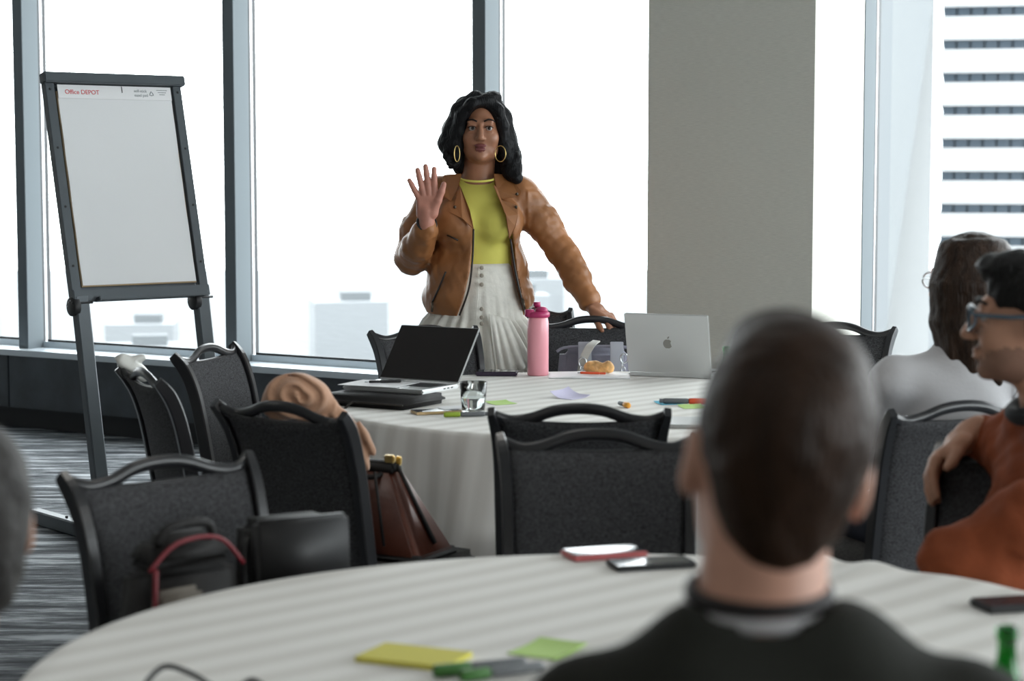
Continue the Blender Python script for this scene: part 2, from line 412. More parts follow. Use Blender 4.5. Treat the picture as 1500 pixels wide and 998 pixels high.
        if rot is not None: o.rotation_euler = rot
        return o

# ================================================================ SETTING
def slab(name, pts, z0, z1, m):
    bm = bmesh.new(); lo = [bm.verts.new((p.x, p.y, z0)) for p in pts]; hi = [bm.verts.new((p.x, p.y, z1)) for p in pts]; n = len(pts)
    bm.faces.new(lo); bm.faces.new(hi)
    for i in range(n): bm.faces.new((lo[i], lo[(i+1) % n], hi[(i+1) % n], hi[i]))
    return tag(bmobj(name, bm, m), kind='structure')
room = [wp(A0, -.32), wp(A1, -.32), wp(A1, BACK), wp(A0, BACK)]
slab('floor', room, -.12, 0, 'carpet')
slab('ceiling', room, CEIL, CEIL+.15, 'ceil')
def wallbox(name, a0, a1, b0, b1, z0, z1, m, parent=None, bev=0):
    o = box(name, wp((a0+a1)/2, (b0+b1)/2, (z0+z1)/2), (abs(a1-a0), abs(b1-b0), z1-z0), m, parent, bev, rot=(0, 0, WALL_ROT))
    if parent is None: tag(o, kind='structure')
    return o
wallbox('wall_back', A0, A1, BACK, BACK+.15, 0, CEIL, 'back')
wallbox('wall_left', A0-.15, A0, -.3, BACK, 0, CEIL, 'back')
wallbox('wall_right', A1, A1+.15, -.3, 6.4, 0, SILL, 'panel')
wallbox('wall_right_rear', A1, A1+.15, 6.44, BACK, 0, 2.9, 'back')
wallbox('trim_1', A1, A1+.15, -.3, BACK, 2.9, CEIL, 'back')
mr = [.0, 1.6, 3.2, 4.8, 6.4]
for i, (b0, b1) in enumerate(zip(mr[:-1], mr[1:])):
    w = empty('window_%d' % (i+21), wp(A1, b0), WALL_ROT, kind='structure')
    def wb2(name, b_, c_, x0, x1, z0, z1, m): return box(name, ((x0+x1)/2, -(b_+c_)/2, (z0+z1)/2), (x1-x0, abs(c_-b_), z1-z0), m, w)
    wb2('pane', .04, b1-b0-.04, .07, .078, SILL+.03, 2.88, 'pane'); wb2('bottom_rail', 0, b1-b0, .04, .11, SILL, SILL+.03, 'sill'); wb2('top_rail', 0, b1-b0, .04, .11, 2.87, 2.9, 'frame'); wb2('mullion', -.04, .04, -.02, .10, SILL, 2.9, 'frame')
# low wall under the windows with removable panels
wr = empty('wall_window', wp(0, 0), WALL_ROT, kind='structure')
def wl(name, a0, a1, b0, b1, z0, z1, m, parent=wr, bev=0):
    # local x = a ; local y = -b  (u x n is -z)
    return box(name, ((a0+a1)/2, -(b0+b1)/2, (z0+z1)/2), (a1-a0, abs(b1-b0), z1-z0), m, parent, bev)
wl('low_wall', A0, A1, -.32, -.10, 0, SILL-.03, 'kick')
mull = [-4.55, -3.0, -1.47, .075, 1.63, 3.215, 5.18, 6.84, 8.39, 9.94, 11.49, 13.04]
seams = [-4.6, -3.05, -1.5, .06, 1.61, 3.16, 4.71, 6.26, 7.81, 9.36, 10.91, 12.46, 13.58]
for a, b in zip(seams[:-1], seams[1:]):
    wl('panel', a+.004, b-.004, -.10, -.012, .125, SILL-.035, 'panel', bev=.003)
wl('sill_board', A0, A1, -.32, -.03, SILL-.035, SILL-.004, 'sill')
wl('sill_nosing', A0, A1, -.03, 0, SILL-.035, SILL, 'sill', bev=.004)
wl('head_wall', A0, A1, -.32, -.10, 2.9, CEIL, 'back')
# windows: one bay between each pair of mullions
for i in range(len(mull)-1):
    a, b = mull[i], mull[i+1]
    w = empty('window_%d' % (i+1), wp(a, 0), WALL_ROT, kind='structure')
    L = b-a
    def wb(name, x0, x1, b0, b1, z0, z1, m, bev=0): return box(name, ((x0+x1)/2, -(b0+b1)/2, (z0+z1)/2), (x1-x0, abs(b1-b0), z1-z0), m, w, bev)
    wb('pane', .03, L-.03, -.284, -.276, SILL+.03, 2.88, 'pane')
    wb('bottom_rail', .0, L, -.31, -.24, SILL-.004, SILL+.03, 'sill')
    wb('shadow_gap', .06, L-.04, -.262, -.252, SILL+.03, SILL+.042, 'gasket')
    wb('top_rail', 0, L, -.31, -.24, 2.87, 2.9, 'frame')
    wb('mullion', -.038, .038, -.245, -.12, SILL-.004, 2.9, 'frame', .002)
    wb('gasket', -.036, .036, -.262, -.245, SILL, 2.9, 'gasket')
    wb('glazing_bead', -.034, .034, -.282, -.262, SILL, 2.9, 'chrome')
    wb('outer_gasket', -.034, .034, -.31, -.282, SILL, 2.9, 'gasket')
# column with linen paper
wallbox('wall_column', 4.437, 5.215, -.12, .41, 0, CEIL, 'wall')

# daylight portal over the window wall (guides sampling of the sky light only)
def portal(c, w, ux, nin):
    pl = bpy.data.lights.new('window_portal', 'AREA'); pl.shape = 'RECTANGLE'; pl.size = w; pl.size_y = 2.5; pl.cycles.is_portal = True
    po = bpy.data.objects.new('window_portal', pl); COL.objects.link(po)
    po.matrix_world = Matrix.Translation(c) @ Matrix(((ux[0], 0, -nin[0], 0), (ux[1], 0, -nin[1], 0), (0, 1, 0, 0), (0, 0, 0, 1)))
portal(wp((A0+A1)/2, -.35, 1.7), A1-A0, U2, N2)
portal(wp(A1+.2, 3.2, 1.7), 6.4, N2, (-U2[0], -U2[1]))

# unseen fill lights at the ceiling, added to brighten the room
for a, b in ((6.0, 7.5), (9.5, 7.5), (9.5, 4.2), (12.5, 6.0), (6.0, 4.2), (2.5, 5.5)):
    p = wp(a, b, CEIL)
    t = empty('fill_light', (p.x, p.y, CEIL-.03), 0, 'added square fill light above the tables, out of view', 'fill light', 'added fill lights')
    box('fill_frame', (0, 0, .012), (.64, .64, .03), 'white', t, .004)
    al = bpy.data.lights.new('fill_glow', 'AREA'); al.size = .58; al.energy = 5; al.color = (1, .96, .9)
    ao = bpy.data.objects.new('fill_glow', al); COL.objects.link(ao); ao.parent = t; ao.location = (0, 0, -.006)

# ---------------------------------------------------------------- the city outside
tag(box('city_ground', (0, 900, -91), (3200, 1760, 2), 'city'), kind='structure')
for iy in range(4):
    for ix in range(8):
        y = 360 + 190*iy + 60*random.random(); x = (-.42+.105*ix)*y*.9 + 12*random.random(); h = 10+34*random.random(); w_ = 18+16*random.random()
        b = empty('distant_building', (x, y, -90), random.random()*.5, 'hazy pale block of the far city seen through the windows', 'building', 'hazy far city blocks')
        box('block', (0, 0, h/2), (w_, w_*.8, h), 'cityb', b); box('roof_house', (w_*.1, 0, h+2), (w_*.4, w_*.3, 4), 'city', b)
tw = empty('office_tower', (50.5, 236, -90), -.22, 'white office tower with dark ribbon windows outside the right window', 'building')
FH = 3.83; z0 = -87.0; nfl = 34
box('core', (21, 12.6, 67), (41.4, 24, 134), 'towerglass', tw)
for i in range(nfl+1):
    zc = 1.5+(245-234)/12.3 + 90 - FH*18 + FH*i
    if zc < 1 or zc > 134: continue
    box('spandrel', (21, 12, zc), (42, 25, FH-1.08), 'facade', tw)
pw = None
for i in range(nfl):
    zc = 1.5+(245-234)/12.3 + 90 - FH*18 + FH*(i+.5)
    if zc < 90-16 or zc > 115: continue
    for j in range(26):
        c = (.85+1.6*j, -.12, zc)
        if pw is None: pw = box('window_pane', c, (1.36, .2, 1.06), 'towerglass', tw)
        else:
            q = pw.copy(); COL.objects.link(q); q.location = c
pt = empty('pale_tower', (36, 200, -90), 0, 'pale blank tower with slanted edge left of the white office tower', 'building')
def vprism(name, poly, y0, y1, m, parent):
    V = [(x, y0, z) for x, z in poly]+[(x, y1, z) for x, z in poly]; n = len(poly)
    F = [tuple(range(n)), tuple(range(2*n-1, n-1, -1))]+[(i, (i+1) % n, n+(i+1) % n, n+i)[::-1] for i in range(n)]
    return meshobj(name, V, F, m, parent)
vprism('main_block', [(-4, 0), (7.3, 0), (7.3, 150), (-4, 150)], 6, 22, 'pale', pt)
vprism('slanted_wing', [(-3, 60), (-.2, 60), (6.4, 112), (8.2, 126), (-3, 126)], 0, 5.9, 'pale2', pt)

# ================================================================ TABLES
def round_table(cx, cy, label, clabel, seed, bump=None):
    t = empty('round_table', (cx, cy, 0), 0, label, 'table', 'round tables')
    lathe('table_top', [(.9, .722), (.905, .724), (.905, .742), (.9, .744)], 'wood', t, 48)
    for k in range(2):
        a = k*PI/2
        for s in (-1, 1):
            tube('leg', [(s*.36*math.cos(a), s*.36*math.sin(a), .72), (s*.40*math.cos(a), s*.40*math.sin(a), 0)], .016, 'steel', t)
    r_ = np.random.default_rng(seed); NT, R = 360, .917
    ph = r_.random(8)*6.28; fr = [9, 13, 17, 22, 5, 26, 31, 11]; am = [.3, .35, .4, .28, .25, .12, .06, .3]
    def fold(th): return sum(a*math.sin(f*th+p+.6*math.sin(3*th+p)) for a, f, p in zip(am, fr, ph))
    V = []; F = []; rings = [(0, 0), (.3, 0), (.6, 0), (.8, 0), (.88, 0), (.906, 0), (.914, .003), (.918, .012)]
    zs = [.03, .07, .13, .22, .32, .42, .52, .62, .70, .727]
    for rr, dz in rings:
        for k in range(NT):
            th = 2*PI*k/NT; z = .75-dz
            if bump and rr > .5: z += bump(th)*(rr/.918)**4
            V.append((rr*math.cos(th), rr*math.sin(th), z))
    for dz in zs:
        g = min(1, dz/.35)
        for k in range(NT):
            th = 2*PI*k/NT; f_ = fold(th+.04*dz*math.sin(5*th)); rr = .919+.012*g+g*(.045*f_+.035)
            V.append((rr*math.cos(th), rr*math.sin(th), .75-.012-dz*.995))
    n = len(rings)+len(zs)
    for i in range(1, n):
        for k in range(NT): F.append((i*NT+k, (i+1)*NT+k, (i+1)*NT+(k+1) % NT, i*NT+(k+1) % NT) if i < n-1 else None) if i < n-1 else None
    F = [f for f in F if f]
    for k in range(NT): F.append((0, NT+k, NT+(k+1) % NT))
    o = meshobj('tablecloth', V, F, 'cloth', None, True); o.location = (cx, cy, 0)
    return tag(o, clabel, 'tablecloth', 'tablecloths')
TF = (.31, 6.40); TN = (.19, 2.92)
round_table(*TF, 'round banquet table under the cloth in front of the standing woman', 'cream striped floor-length cloth on the far table with the laptops', 3)
def nb_bump(th):
    d = (th-math.radians(62)+PI) % (2*PI)-PI
    return .016*math.exp(-(d/.12)**2)*(1+.6*math.sin(th*40))+.006*math.exp(-((d+.28)/.12)**2)
round_table(*TN, 'round banquet table under the cloth nearest the camera', 'cream striped cloth on the near table with sticky notes', 8, nb_bump)

# ================================================================ CHAIRS
def make_chair():
    t = empty('banquet_chair')
    prof = [(.20, .40), (.215, .50), (.235, .62), (.258, .74), (.278, .81), (.302, .86), (.335, .90)]
    xs = [.195, .197, .199, .201, .204, .209, .218]
    for s in (-1, 1):
        pth = smooth_path([(s*x, y, z) for x, (y, z) in zip(xs, prof)], 4)
        rs = [.017]*(len(pth)-4)+[.016, .015, .0135, .012]
        V, F = tube_geo(pth, rs, ref=(1, 0, 0), square=True, sx=.75, sy=1.15); meshobj('side_rail', V, F, 'chair', t)
        tube('leg', [(s*.195, .20, .42), (s*.198, .225, .2), (s*.2, .27, 0)], .013, 'chair', t, ref=(1, 0, 0), square=True)
        tube('leg', [(s*.195, -.19, .42), (s*.2, -.215, 0)], .013, 'chair', t, ref=(1, 0, 0), square=True)
    # woven back panel
    NU, NV = 17, 16; V = []; F = []
    zz = np.array([p[1] for p in prof]); yy = np.array([p[0] for p in prof]); xx = np.array(xs)
    for side in (-1, 1):
        for i in range(NV):
            for j in range(NU):
                u = j/(NU-1)*2-1; v = i/(NV-1); ztop = .882-.016*(1-u*u); z = .455+(ztop-.455)*v
                y = np.interp(z, zz, yy)+.014*(1-u*u)*(1-.3*v); x = u*(np.interp(z, zz, xx)-.008); e = min(1, 4*(1-abs(u))+.35)
                V.append((x, y+side*.013*e, z))
    q = NU*NV
    for i in range(NV-1):
        for j in range(NU-1):
            a = i*NU+j; F.append((a, a+1, a+NU+1, a+NU)); F.append((q+a, q+a+NU, q+a+NU+1, q+a+1))
    for j in range(NU-1):
        F.append((j, q+j, q+j+1, j+1)); b = (NV-1)*NU+j; F.append((b, b+1, q+b+1, q+b))
    for i in range(NV-1):
        a = i*NU; F.append((a, a+NU, q+a+NU, q+a)); b = i*NU+NU-1; F.append((b, q+b, q+b+NU, b+NU))
    meshobj('back_panel', V, F, 'weave', t, True)
    arch = smooth_path([(-.212, .324, .888), (-.17, .312, .874), (-.12, .313, .880), (-.06, .320, .900), (0, .322, .906), (.06, .320, .900), (.12, .313, .880), (.17, .312, .874), (.212, .324, .888)], 5)
    meshobj('top_rail', *tube_geo(arch, .0125, seg=8, sx=.8, sy=1.15, ref=(0, 1, 0)), 'chair', t, True)
    meshobj('panel_edge', *tube_geo(smooth_path([(-.2, .312, .878), (-.1, .312, .868), (0, .314, .865), (.1, .312, .868), (.2, .312, .878)], 5), .006, seg=8), 'chair', t, True)
    bm = bmesh.new(); bm_box(bm, (0, 0, .455), (.43, .44, .065), .022, seg=3); bmobj('seat', bm, 'seat', t, True)
    bm = bmesh.new()
    for c, s in (((0, .2, .41), (.38, .022, .025)), ((0, -.19, .41), (.38, .022, .025)), ((.195, 0, .41), (.022, .38, .025)), ((-.195, 0, .41), (.022, .38, .025))): bm_box(bm, c, s, .003)
    bmobj('seat_frame', bm, 'chair', t)
    return t
proto = make_chair(); first = [True]
CH = 'grey woven banquet chairs with black frames'
def chair(hx, hy, face, label):
    # hx,hy: middle of the back's top edge; face: direction the chair faces
    fx, fy = face; l = math.hypot(fx, fy); fx /= l; fy /= l
    rz = math.atan2(fx, -fy)        # local -Y -> face
    o = proto if first[0] else copy_tree(proto); first[0] = False
    o.location = (hx+fx*.335, hy+fy*.335, 0); o.rotation_euler = (0, 0, rz); tag(o, label, 'chair', CH); return o
cA = chair(-.72, 4.0, (.67, -.74), 'grey chair holding black bags at the near table, left')
cB = chair(-.585, 4.92, (.60, .80), 'dark grey chair with tan scarf over its back and brown bag on seat')
cC = chair(-1.02, 6.55, (.95, -.30), 'light grey chair facing right beside the easel leg, behind the others')
cD = chair(-1.09, 5.76, (.90, .43), 'chair seen edge-on with clear plastic on its top corner')
cE = chair(-.33, 7.34, (.50, -.86), 'chair tucked behind the open dark-screened laptop')
cF = chair(.315, 7.80, (-.05, -1), 'chair whose back the standing woman holds, lavender handbag on its seat')
cG = chair(1.235, 7.50, (-.45, -.9), 'empty chair at the far right beneath the window mullion')
cH = chair(.19, 4.43, (.02, -1), 'dark chair in the middle facing the near table, nearest of the two')
cH2 = chair(.166, 4.87, (.03, 1), 'chair pulled up to the far table, just behind the middle chair')
cI = chair(1.135, 4.93, (-.38, .92), 'chair the woman in the white top sits on')
cK = chair(.04, 8.45, (.35, .95), 'chair behind the standing woman, only its top rail showing')
cL = chair(1.11, 4.16, (-.58, -.81), 'chair the man in the rust jacket sits on')
cM = chair(.24, 1.40, (-.03, 1), 'chair under the man seen from behind')
cN = chair(-.93, 2.0, (.7, .65), 'chair under the grey-haired person at the left edge')

# ================================================================ EASEL
def easel():
    t = empty('flipchart_easel', (-1.62, 8.02, 0), 0, 'grey metal flip chart easel with white pad', 'easel')
    n = Vector((.64, -.768, 0)); s = Vector((.768, .64, 0)); L = math.radians(13.5)
    up = (Vector((0, 0, 1))*math.cos(L) - n*math.sin(L)); nb_ = n*math.cos(L)+Vector((0, 0, 1))*math.sin(L)
    base = Vector((0.115, .03, .99))           # middle of the board's bottom edge
    R = Matrix((s, up, nb_)).transposed()     # local x=s, y=up, z=board normal
    def bbox(name, x, y, z, sx, sy, sz, m, bev=.002, parent=t):
        o = box(name, (0, 0, 0), (sx, sy, sz), m, parent, bev); o.matrix_local = Matrix.Translation(base+R@Vector((x, y, z))) @ R.to_4x4(); return o
    Wd = .295; Ht = .885
    bbox('side_rail', -Wd+.005, Ht/2, .0, .04, Ht, .035, 'easel'); bbox('side_rail', Wd-.005, Ht/2, 0, .04, Ht, .035, 'easel')
    bbox('top_clamp', 0, Ht+.0, .018, Wd*2+.05, .042, .05, 'easel', .004)
    bbox('bottom_ledge', 0, .0, .004, Wd*2+.03, .045, .045, 'easel', .003); bbox('pen_tray', .03, -.02, .035, Wd*2-.10, .016, .05, 'easel', .003)
    bbox('backing_board', 0, Ht/2, -.012, Wd*2-.06, Ht-.02, .008, 'easel', 0)
    for sx in (-1, 1):
        for k in range(4):
            bbox('screw', sx*(Wd-.004), .12+.24*k, .0185, .010, .010, .004, 'black', .002)
    # paper pad: card back, slightly wavy sheet, header band
    bbox('pad_card', 0, .435, .004, .522, .80, .012, 'card', 0)
    V = []; F = []; nx_, ny_ = 12, 24
    for i in range(ny_+1):
        for j in range(nx_+1):
            x = -.258+.516*j/nx_; y = .04+.785*i/ny_; V.append(base+R@Vector((x, y, .0135+.0016*math.sin(9*y+2*x)*math.sin(5*x+1)+.001*math.sin(31*y))))
    for i in range(ny_):
        for j in range(nx_): a = i*(nx_+1)+j; F.append((a, a+1, a+nx_+2, a+nx_+1))
    pd = meshobj('paper_pad', V, F, 'paper', t, True)
    hb = bbox('header_band', 0, .832, .0165, .516, .056, .003, 'white', 0)
    def tm(x, y, z=.0185): return Matrix.Translation(base+R@Vector((x, y, z))) @ R.to_4x4()
    text('pad_brand_print', 'Office DEPOT', .026, 'red', t, tm(-.228, .822)); text('pad_small_print', 'self-stick', .017, 'greyprint', t, tm(.085, .836)); text('pad_small_print', 'easel pad', .017, 'greyprint', t, tm(.085, .818))
    ring = [Vector((.165+.010*math.cos(a), .830+.010*math.sin(a), .0186)) for a in (PI/2, PI/2+2.094, PI/2+4.189)]
    meshobj('recycle_mark', *tube_geo([base+R@p for p in smooth_path(ring+[ring[0]], 2)[:-1]], .002, seg=5, closed=True), 'greyprint', t)
    for k in range(3): bbox('fine_print', .215, .846-.009*k, .0186, .05-.012*k, .0025, .0006, 'greyprint', 0)
    bbox('fold_slot', .03, .845, .0186, .004, .026, .001, 'gasket', 0)
    # hinges and lower legs
    for sx in (-1, 1):
        h = base+R@Vector((sx*(Wd-.02), -.03, 0)); ft = Vector((h.x+.09, h.y-.02, .05))
        tube('leg', [h+Vector((0, 0, .03)), ft], .02, 'easel', t, ref=s, square=True, sx=1.5, sy=1.1)
        lathe('hinge', [(.036, -.014), (.038, -.012), (.038, .012), (.036, .014)], 'black', t, 18).matrix_local = Matrix.Translation(h+s*(-.026)+Vector((0, 0, -.01))) @ R.to_4x4() @ Matrix.Rotation(PI/2, 4, 'Y')
        tube('hinge_bolt', [h-s*.045-nb_*.0+Vector((0, 0, .0))+nb_*.022, h+s*.045+nb_*.022], .005, 'black', t)
        for k in range(4):
            a = .6+k*.75; c = h-s*.041+Vector((0, 0, -.01))+R@Vector((0, .024*math.sin(a), .024*math.cos(a)))
            box('rivet', c, (.006, .006, .006), 'chrome', t, .002)
        f0 = ft-n*.62; f1 = ft+n*.10
        V, F = tube_geo([Vector((f0.x, f0.y, .032)), Vector((f1.x, f1.y, .032))], .03, ref=s, square=True, sx=.9, sy=1.0); meshobj('foot_bar', V, F, 'easel', t)
        box('foot_screw', (ft-n*.33).xy.to_3d()+Vector((0, 0, .066)), (.012, .012, .008), 'black', t, .002)
easel()

# ================================================================ THINGS ON THE FAR TABLE
TZ = .7505
def rotz(dx, dy): return math.atan2(dy, dx)
def laptop(name, loc, ang, w, d, tilt, label, facing_cam, logo):
    t = empty(name, loc, ang, label, 'laptop')
    # local: hinge along x, deck extends to -y, screen faces -y
    box('deck', (0, -d/2, .008), (w, d, .014), 'silver', t, .004)
    box('keyboard', (0, -d*.40, .0152), (w*.86, d*.42, .001), 'keys', t)
    box('trackpad', (0, -d*.8, .0152), (w*.38, d*.28, .0008), 'silver', t)
    for k in range(3): box('port', (w/2-.0005, -d*.2-.022*k, .008), (.002, .012, .004), 'black', t)
    lid = empty('lid', (0, 0, .016)); lid.parent = t; lid.rotation_euler = (-tilt, 0, 0)
    o = box('shell', (0, 0, d/2), (w, .007, d), 'silver', lid, .003); 
    box('screen', (0, -.0042, d/2), (w-.006, .0012, d-.008), 'screen', lid)
    if logo:
        pts = []
        for k in range(40):
            a = 2*PI*k/40; r = 1-.10*math.exp(-((a-PI/2)/.28)**2)-.08*math.exp(-((a-1.5*PI)/.22)**2)
            x = .0165*r*math.cos(a)*1.0; y = .0175*r*math.sin(a)
            dx, dy = x-.0185, y-.002
            if math.hypot(dx, dy) < .0085: q = .0085/max(math.hypot(dx, dy), 1e-4); x, y = .0185+dx*q, .002+dy*q; x = min(x, .0125)
            pts.append((x, y))
        lg = prism('logo', pts, .0006, 'logo', lid); lg.matrix_local = Matrix.Translation((0, .0036, d*.5)) @ Matrix(((-1, 0, 0, 0), (0, 0, 1, 0), (0, 1, 0, 0), (0, 0, 0, 1)))
        lf = prism('logo_leaf', [(.0, 0), (.004, .001), (.007, .005), (.0075, .0095), (.003, .008), (.0005, .0045)], .0006, 'logo', lid); lf.matrix_local = Matrix.Translation((0, .0036, d*.5+.019)) @ Matrix(((-1, 0, 0, 0), (0, 0, 1, 0), (0, 1, 0, 0), (0, 0, 0, 1)))
    return t
laptop('laptop', (.565, 7.085, TZ), rotz(-.286, .115), .312, .222, math.radians(14), 'silver laptop with logo on the lid facing away at far table right', False, True)
t = empty('laptop_sleeve', (-.415, 6.29, TZ), rotz(.86, -.51), 'black zipped laptop sleeve under the dark-screened laptop', 'sleeve')
bm = bmesh.new(); bm_box(bm, (0, 0, .017), (.34, .25, .034), .014, seg=3); bmobj('sleeve_body', bm, 'blackleather', t, True)
tube('zip', [(-.165, -.126, .017), (.165, -.126, .017)], .003, 'zip', t); tube('zip_pull', smooth_path([(-.02, -.128, .017), (-.025, -.15, .008), (-.03, -.175, -.012)], 3), .004, 'zip', t)
lt = laptop('laptop', (-.305, 6.49, TZ+.035), rotz(.86, -.51), .31, .215, math.radians(38), 'open laptop with black screen and silver deck on a black sleeve', True, False)
t = tag(box('paper_sheet', (-.43, 6.40, TZ+.0525), (.21, .17, .0012), 'white', None, 0, rot=(0, 0, rotz(.86, -.51)+.1)), 'white paper sheet lying over the laptop keyboard', 'paper')
tag(box('paper_sheet', (-.42, 6.60, TZ+.002), (.28, .2, .003), 'white', None, 0, rot=(0, 0, rotz(.86, -.51)+.35)), 'white paper sheet behind the dark-screened laptop', 'paper')
def pen(name, p0, p1, r, parts, label, cat='pen', z=None):
    p0 = Vector(p0); p1 = Vector(p1); t = empty(name, (p0.x, p0.y, p0.z-r), 0, label, cat); d = p1-p0; u = 0
    for nm, fr, m, k in parts:
        a = d*u; b = d*(u+fr); u += fr; off = Vector((0, 0, r))
        tube(nm, [a+off, a+(b-a)*.08+off, b-(b-a)*.08+off, b+off], [r*k*.85, r*k, r*k, r*k*.8], m, t)
    return t
pen('ballpoint_pen', (-.475, 6.39, TZ+.059), (-.36, 6.42, TZ+.059), .0048, [('tip', .12, 'chrome', .6), ('barrel', .30, 'black', .95), ('cap', .58, 'black', 1.1)], 'black ballpoint pen on the paper sheet by the dark-screened laptop')
# water glass
t = empty('water_glass', (-.118, 6.03, TZ), 0, 'short clear tumbler half full of water', 'glass')
lathe('glass_wall', [(.031, 0), (.034, .002), (.0385, .05), (.042, .098), (.0405, .0985), (.037, .05), (.0325, .014), (.0, .012)], 'tumbler', t, 32)
lathe('water', [(.0, .0125), (.0322, .0145), (.0368, .05), (.0375, .056), (.0, .0565)], 'water', t, 32)
# phone in a gold case, highlighter pens, notes
def phone(name, loc, ang, label, mcase, l=.15, w=.074, h=.009, screen=True):
    t = empty(name, loc, ang, label, 'phone'); bm = bmesh.new(); bm_box(bm, (0, 0, h/2), (l, w, h), .004, seg=2); bmobj('case', bm, mcase, t)
    if screen: box('display', (0, 0, h+.0002), (l-.008, w-.008, .0008), 'phoneglass', t)
    box('camera_bump', (l*.36, w*.2, h*.3), (.02, .02, h*.7), 'black', t, .002); box('side_button', (l*.2, -w/2, h/2), (.02, .0015, .003), mcase, t); return t
phone('phone', (-.232, 6.05, TZ), .35, 'phone in a gold case between tumbler and black sleeve', 'goldcase')
tag(box('paper_sheet', (-.17, 6.11, TZ+.0105), (.12, .07, .001), 'white', None, 0, rot=(.0, 0, .5)), 'small white slip on the gold phone behind the tumbler', 'paper')
pen('highlighter', (-.205, 5.945, TZ+.008), (-.068, 5.968, TZ+.008), .0075, [('cap', .36, 'greenpen', 1.05), ('barrel', .54, 'greypen', 1), ('end_plug', .1, 'greypen', .8)], 'grey highlighter with lime cap in front of the tumbler')
def note(loc, ang, m, label, s=.076, h=.0008, curl=.006, w=None):
    V = []; F = []; n = 8; w = w or s
    for i in range(n+1):
        for j in range(n+1):
            u = i/n-.5; v = j/n-.5; V.append((u*w, v*s, h+curl*(max(0, v+.1)**2*2+max(0, u)**2)))
    b = len(V); V += [(x, y, z-h) for x, y, z in V]
    for i in range(n):
        for j in range(n): a = i*(n+1)+j; F.append((a, a+n+1, a+n+2, a+1)); F.append((b+a, b+a+1, b+a+n+2, b+a+n+1))
    rim = [i*(n+1) for i in range(n+1)]+[n*(n+1)+j for j in range(1, n+1)]+[i*(n+1)+n for i in range(n-1, -1, -1)]+[j for j in range(n-1, 0, -1)]
    for k in range(len(rim)): p, q = rim[k], rim[(k+1) % len(rim)]; F.append((p, b+p, b+q, q))
    o = meshobj('sticky_note', V, F, m, None); o.location = loc; o.rotation_euler = (0, 0, ang); return tag(o, label, 'sticky note', 'sticky notes')
note((-.035, 6.30, TZ), .5, 'lime', 'lime sticky note behind the tumbler')
note((.19, 6.46, TZ), .9, 'lilac', 'lilac sticky note with curled edges in the middle of far table', .09, curl=.03, w=.10)
note((.50, 6.30, TZ), .3, 'bluenote', 'blue sticky note under the orange-tipped marker')
note((.565, 6.20, TZ), .2, 'lime', 'lime sticky note beside the orange-tipped marker')
pen('marker', (.468, 6.285, TZ+.010), (.618, 6.27, TZ+.010), .009, [('end_plug', .08, 'greypen', .8), ('barrel', .54, 'greypen', 1), ('cap', .38, 'orange', 1.08)], 'grey marker with orange cap on the far table')
pen('highlighter', (.338, 6.235, TZ+.009), (.364, 6.165, TZ+.009), .0085, [('barrel', .55, 'greypen', .8), ('cap', .45, 'amber', 1.05)], 'short amber-capped highlighter alone on the far table')
t = empty('folder', (.52, 5.78, TZ), -.12, 'grey tablet folder at the near side of the far table', 'folder')
box('cover', (0, 0, .006), (.26, .19, .010), 'silver', t, .003); box('spine', (-.13, 0, .006), (.01, .19, .012), 'greypen', t, .003)
# pink bottle
t = empty('water_bottle', (.094, 7.165, TZ), 0, 'pink insulated bottle with magenta lid', 'bottle')
lathe('bottle_body', [(.036, 0), (.0385, .003), (.0385, .19), (.0365, .205), (.034, .212)], 'pink', t, 36)
lathe('lid', [(.037, .210), (.042, .213), (.042, .226), (.037, .231), (.0, .232)], 'magenta', t, 32)
lathe('lid_dome', [(.024, .23), (.022, .24), (.014, .248), (.0, .250)], 'magenta', t, 24).location = (.012, -.004, 0)
lathe('spout_cap', [(.017, .218), (.018, .221), (.018, .24), (.015, .243)], 'magenta', t, 24).location = (-.030, -.012, -.004)
lathe('spout', [(.013, .24), (.0135, .258), (.012, .26)], 'magenta', t, 20).location = (-.004, .02, .004)
tube('carry_loop', smooth_path([(-.03, 0, .24), (-.02, .012, .247), (0, .015, .244)], 4), .004, 'strap', t)
t = phone('phone', (-.055, 7.165, TZ), -.05, 'thick plum-cased phone beside the pink bottle', 'purple', .15, .085, .016)
# notebook with pen and pastry
t = empty('open_notebook', (.28, 7.13, TZ), -.06, 'open notebook with white pages between pink bottle and silver laptop', 'notebook')
for s in (-1, 1):
    V = []; F = []; n = 10
    for i in range(n+1):
        u = i/n; z = .003+.006*math.sin(PI*min(1, u*1.0+.12))*(1-.55*u)
        for y in (-.09, .09): V.append((s*u*.145, y, z)); V.append((s*u*.145, y, .001))
    for i in range(n): a = i*4; F += [(a, a+4, a+6, a+2), (a+1, a+3, a+7, a+5), (a, a+1, a+5, a+4), (a+2, a+6, a+7, a+3)]
    F += [(0, 2, 3, 1), (n*4, n*4+1, n*4+3, n*4+2)]
    meshobj('page_block', V, F, 'white', t, False)
box('cover', (0, 0, .0008), (.288, .178, .0016), 'greypen', t)
pen('ballpoint_pen', (.235, 7.10, TZ+.0155), (.335, 7.085, TZ+.0145), .0045, [('tip', .1, 'chrome', .7), ('barrel', .7, 'orange', 1), ('end_plug', .2, 'orange', .9)], 'orange pen lying on the open notebook')
F_ = Field(axis(-.07, .07, .004), axis(-.04, .04, .004), axis(-.01, .06, .004))
F_.rc((-.035, 0, .022), (.035, 0, .022), .021, .019, .01); F_.el((.03, 0, .025), (.02, .022, .02), .01); F_.el((-.02, .003, .03), (.022, .018, .014), .01); F_.wrinkle(.002, 160, seed=2)
o = F_.mesh('wrapped_pastry', ['bread'], None, (.315, 7.16, TZ+.007)); tag(o, 'golden pastry in clear wrap on the notebook', 'pastry')
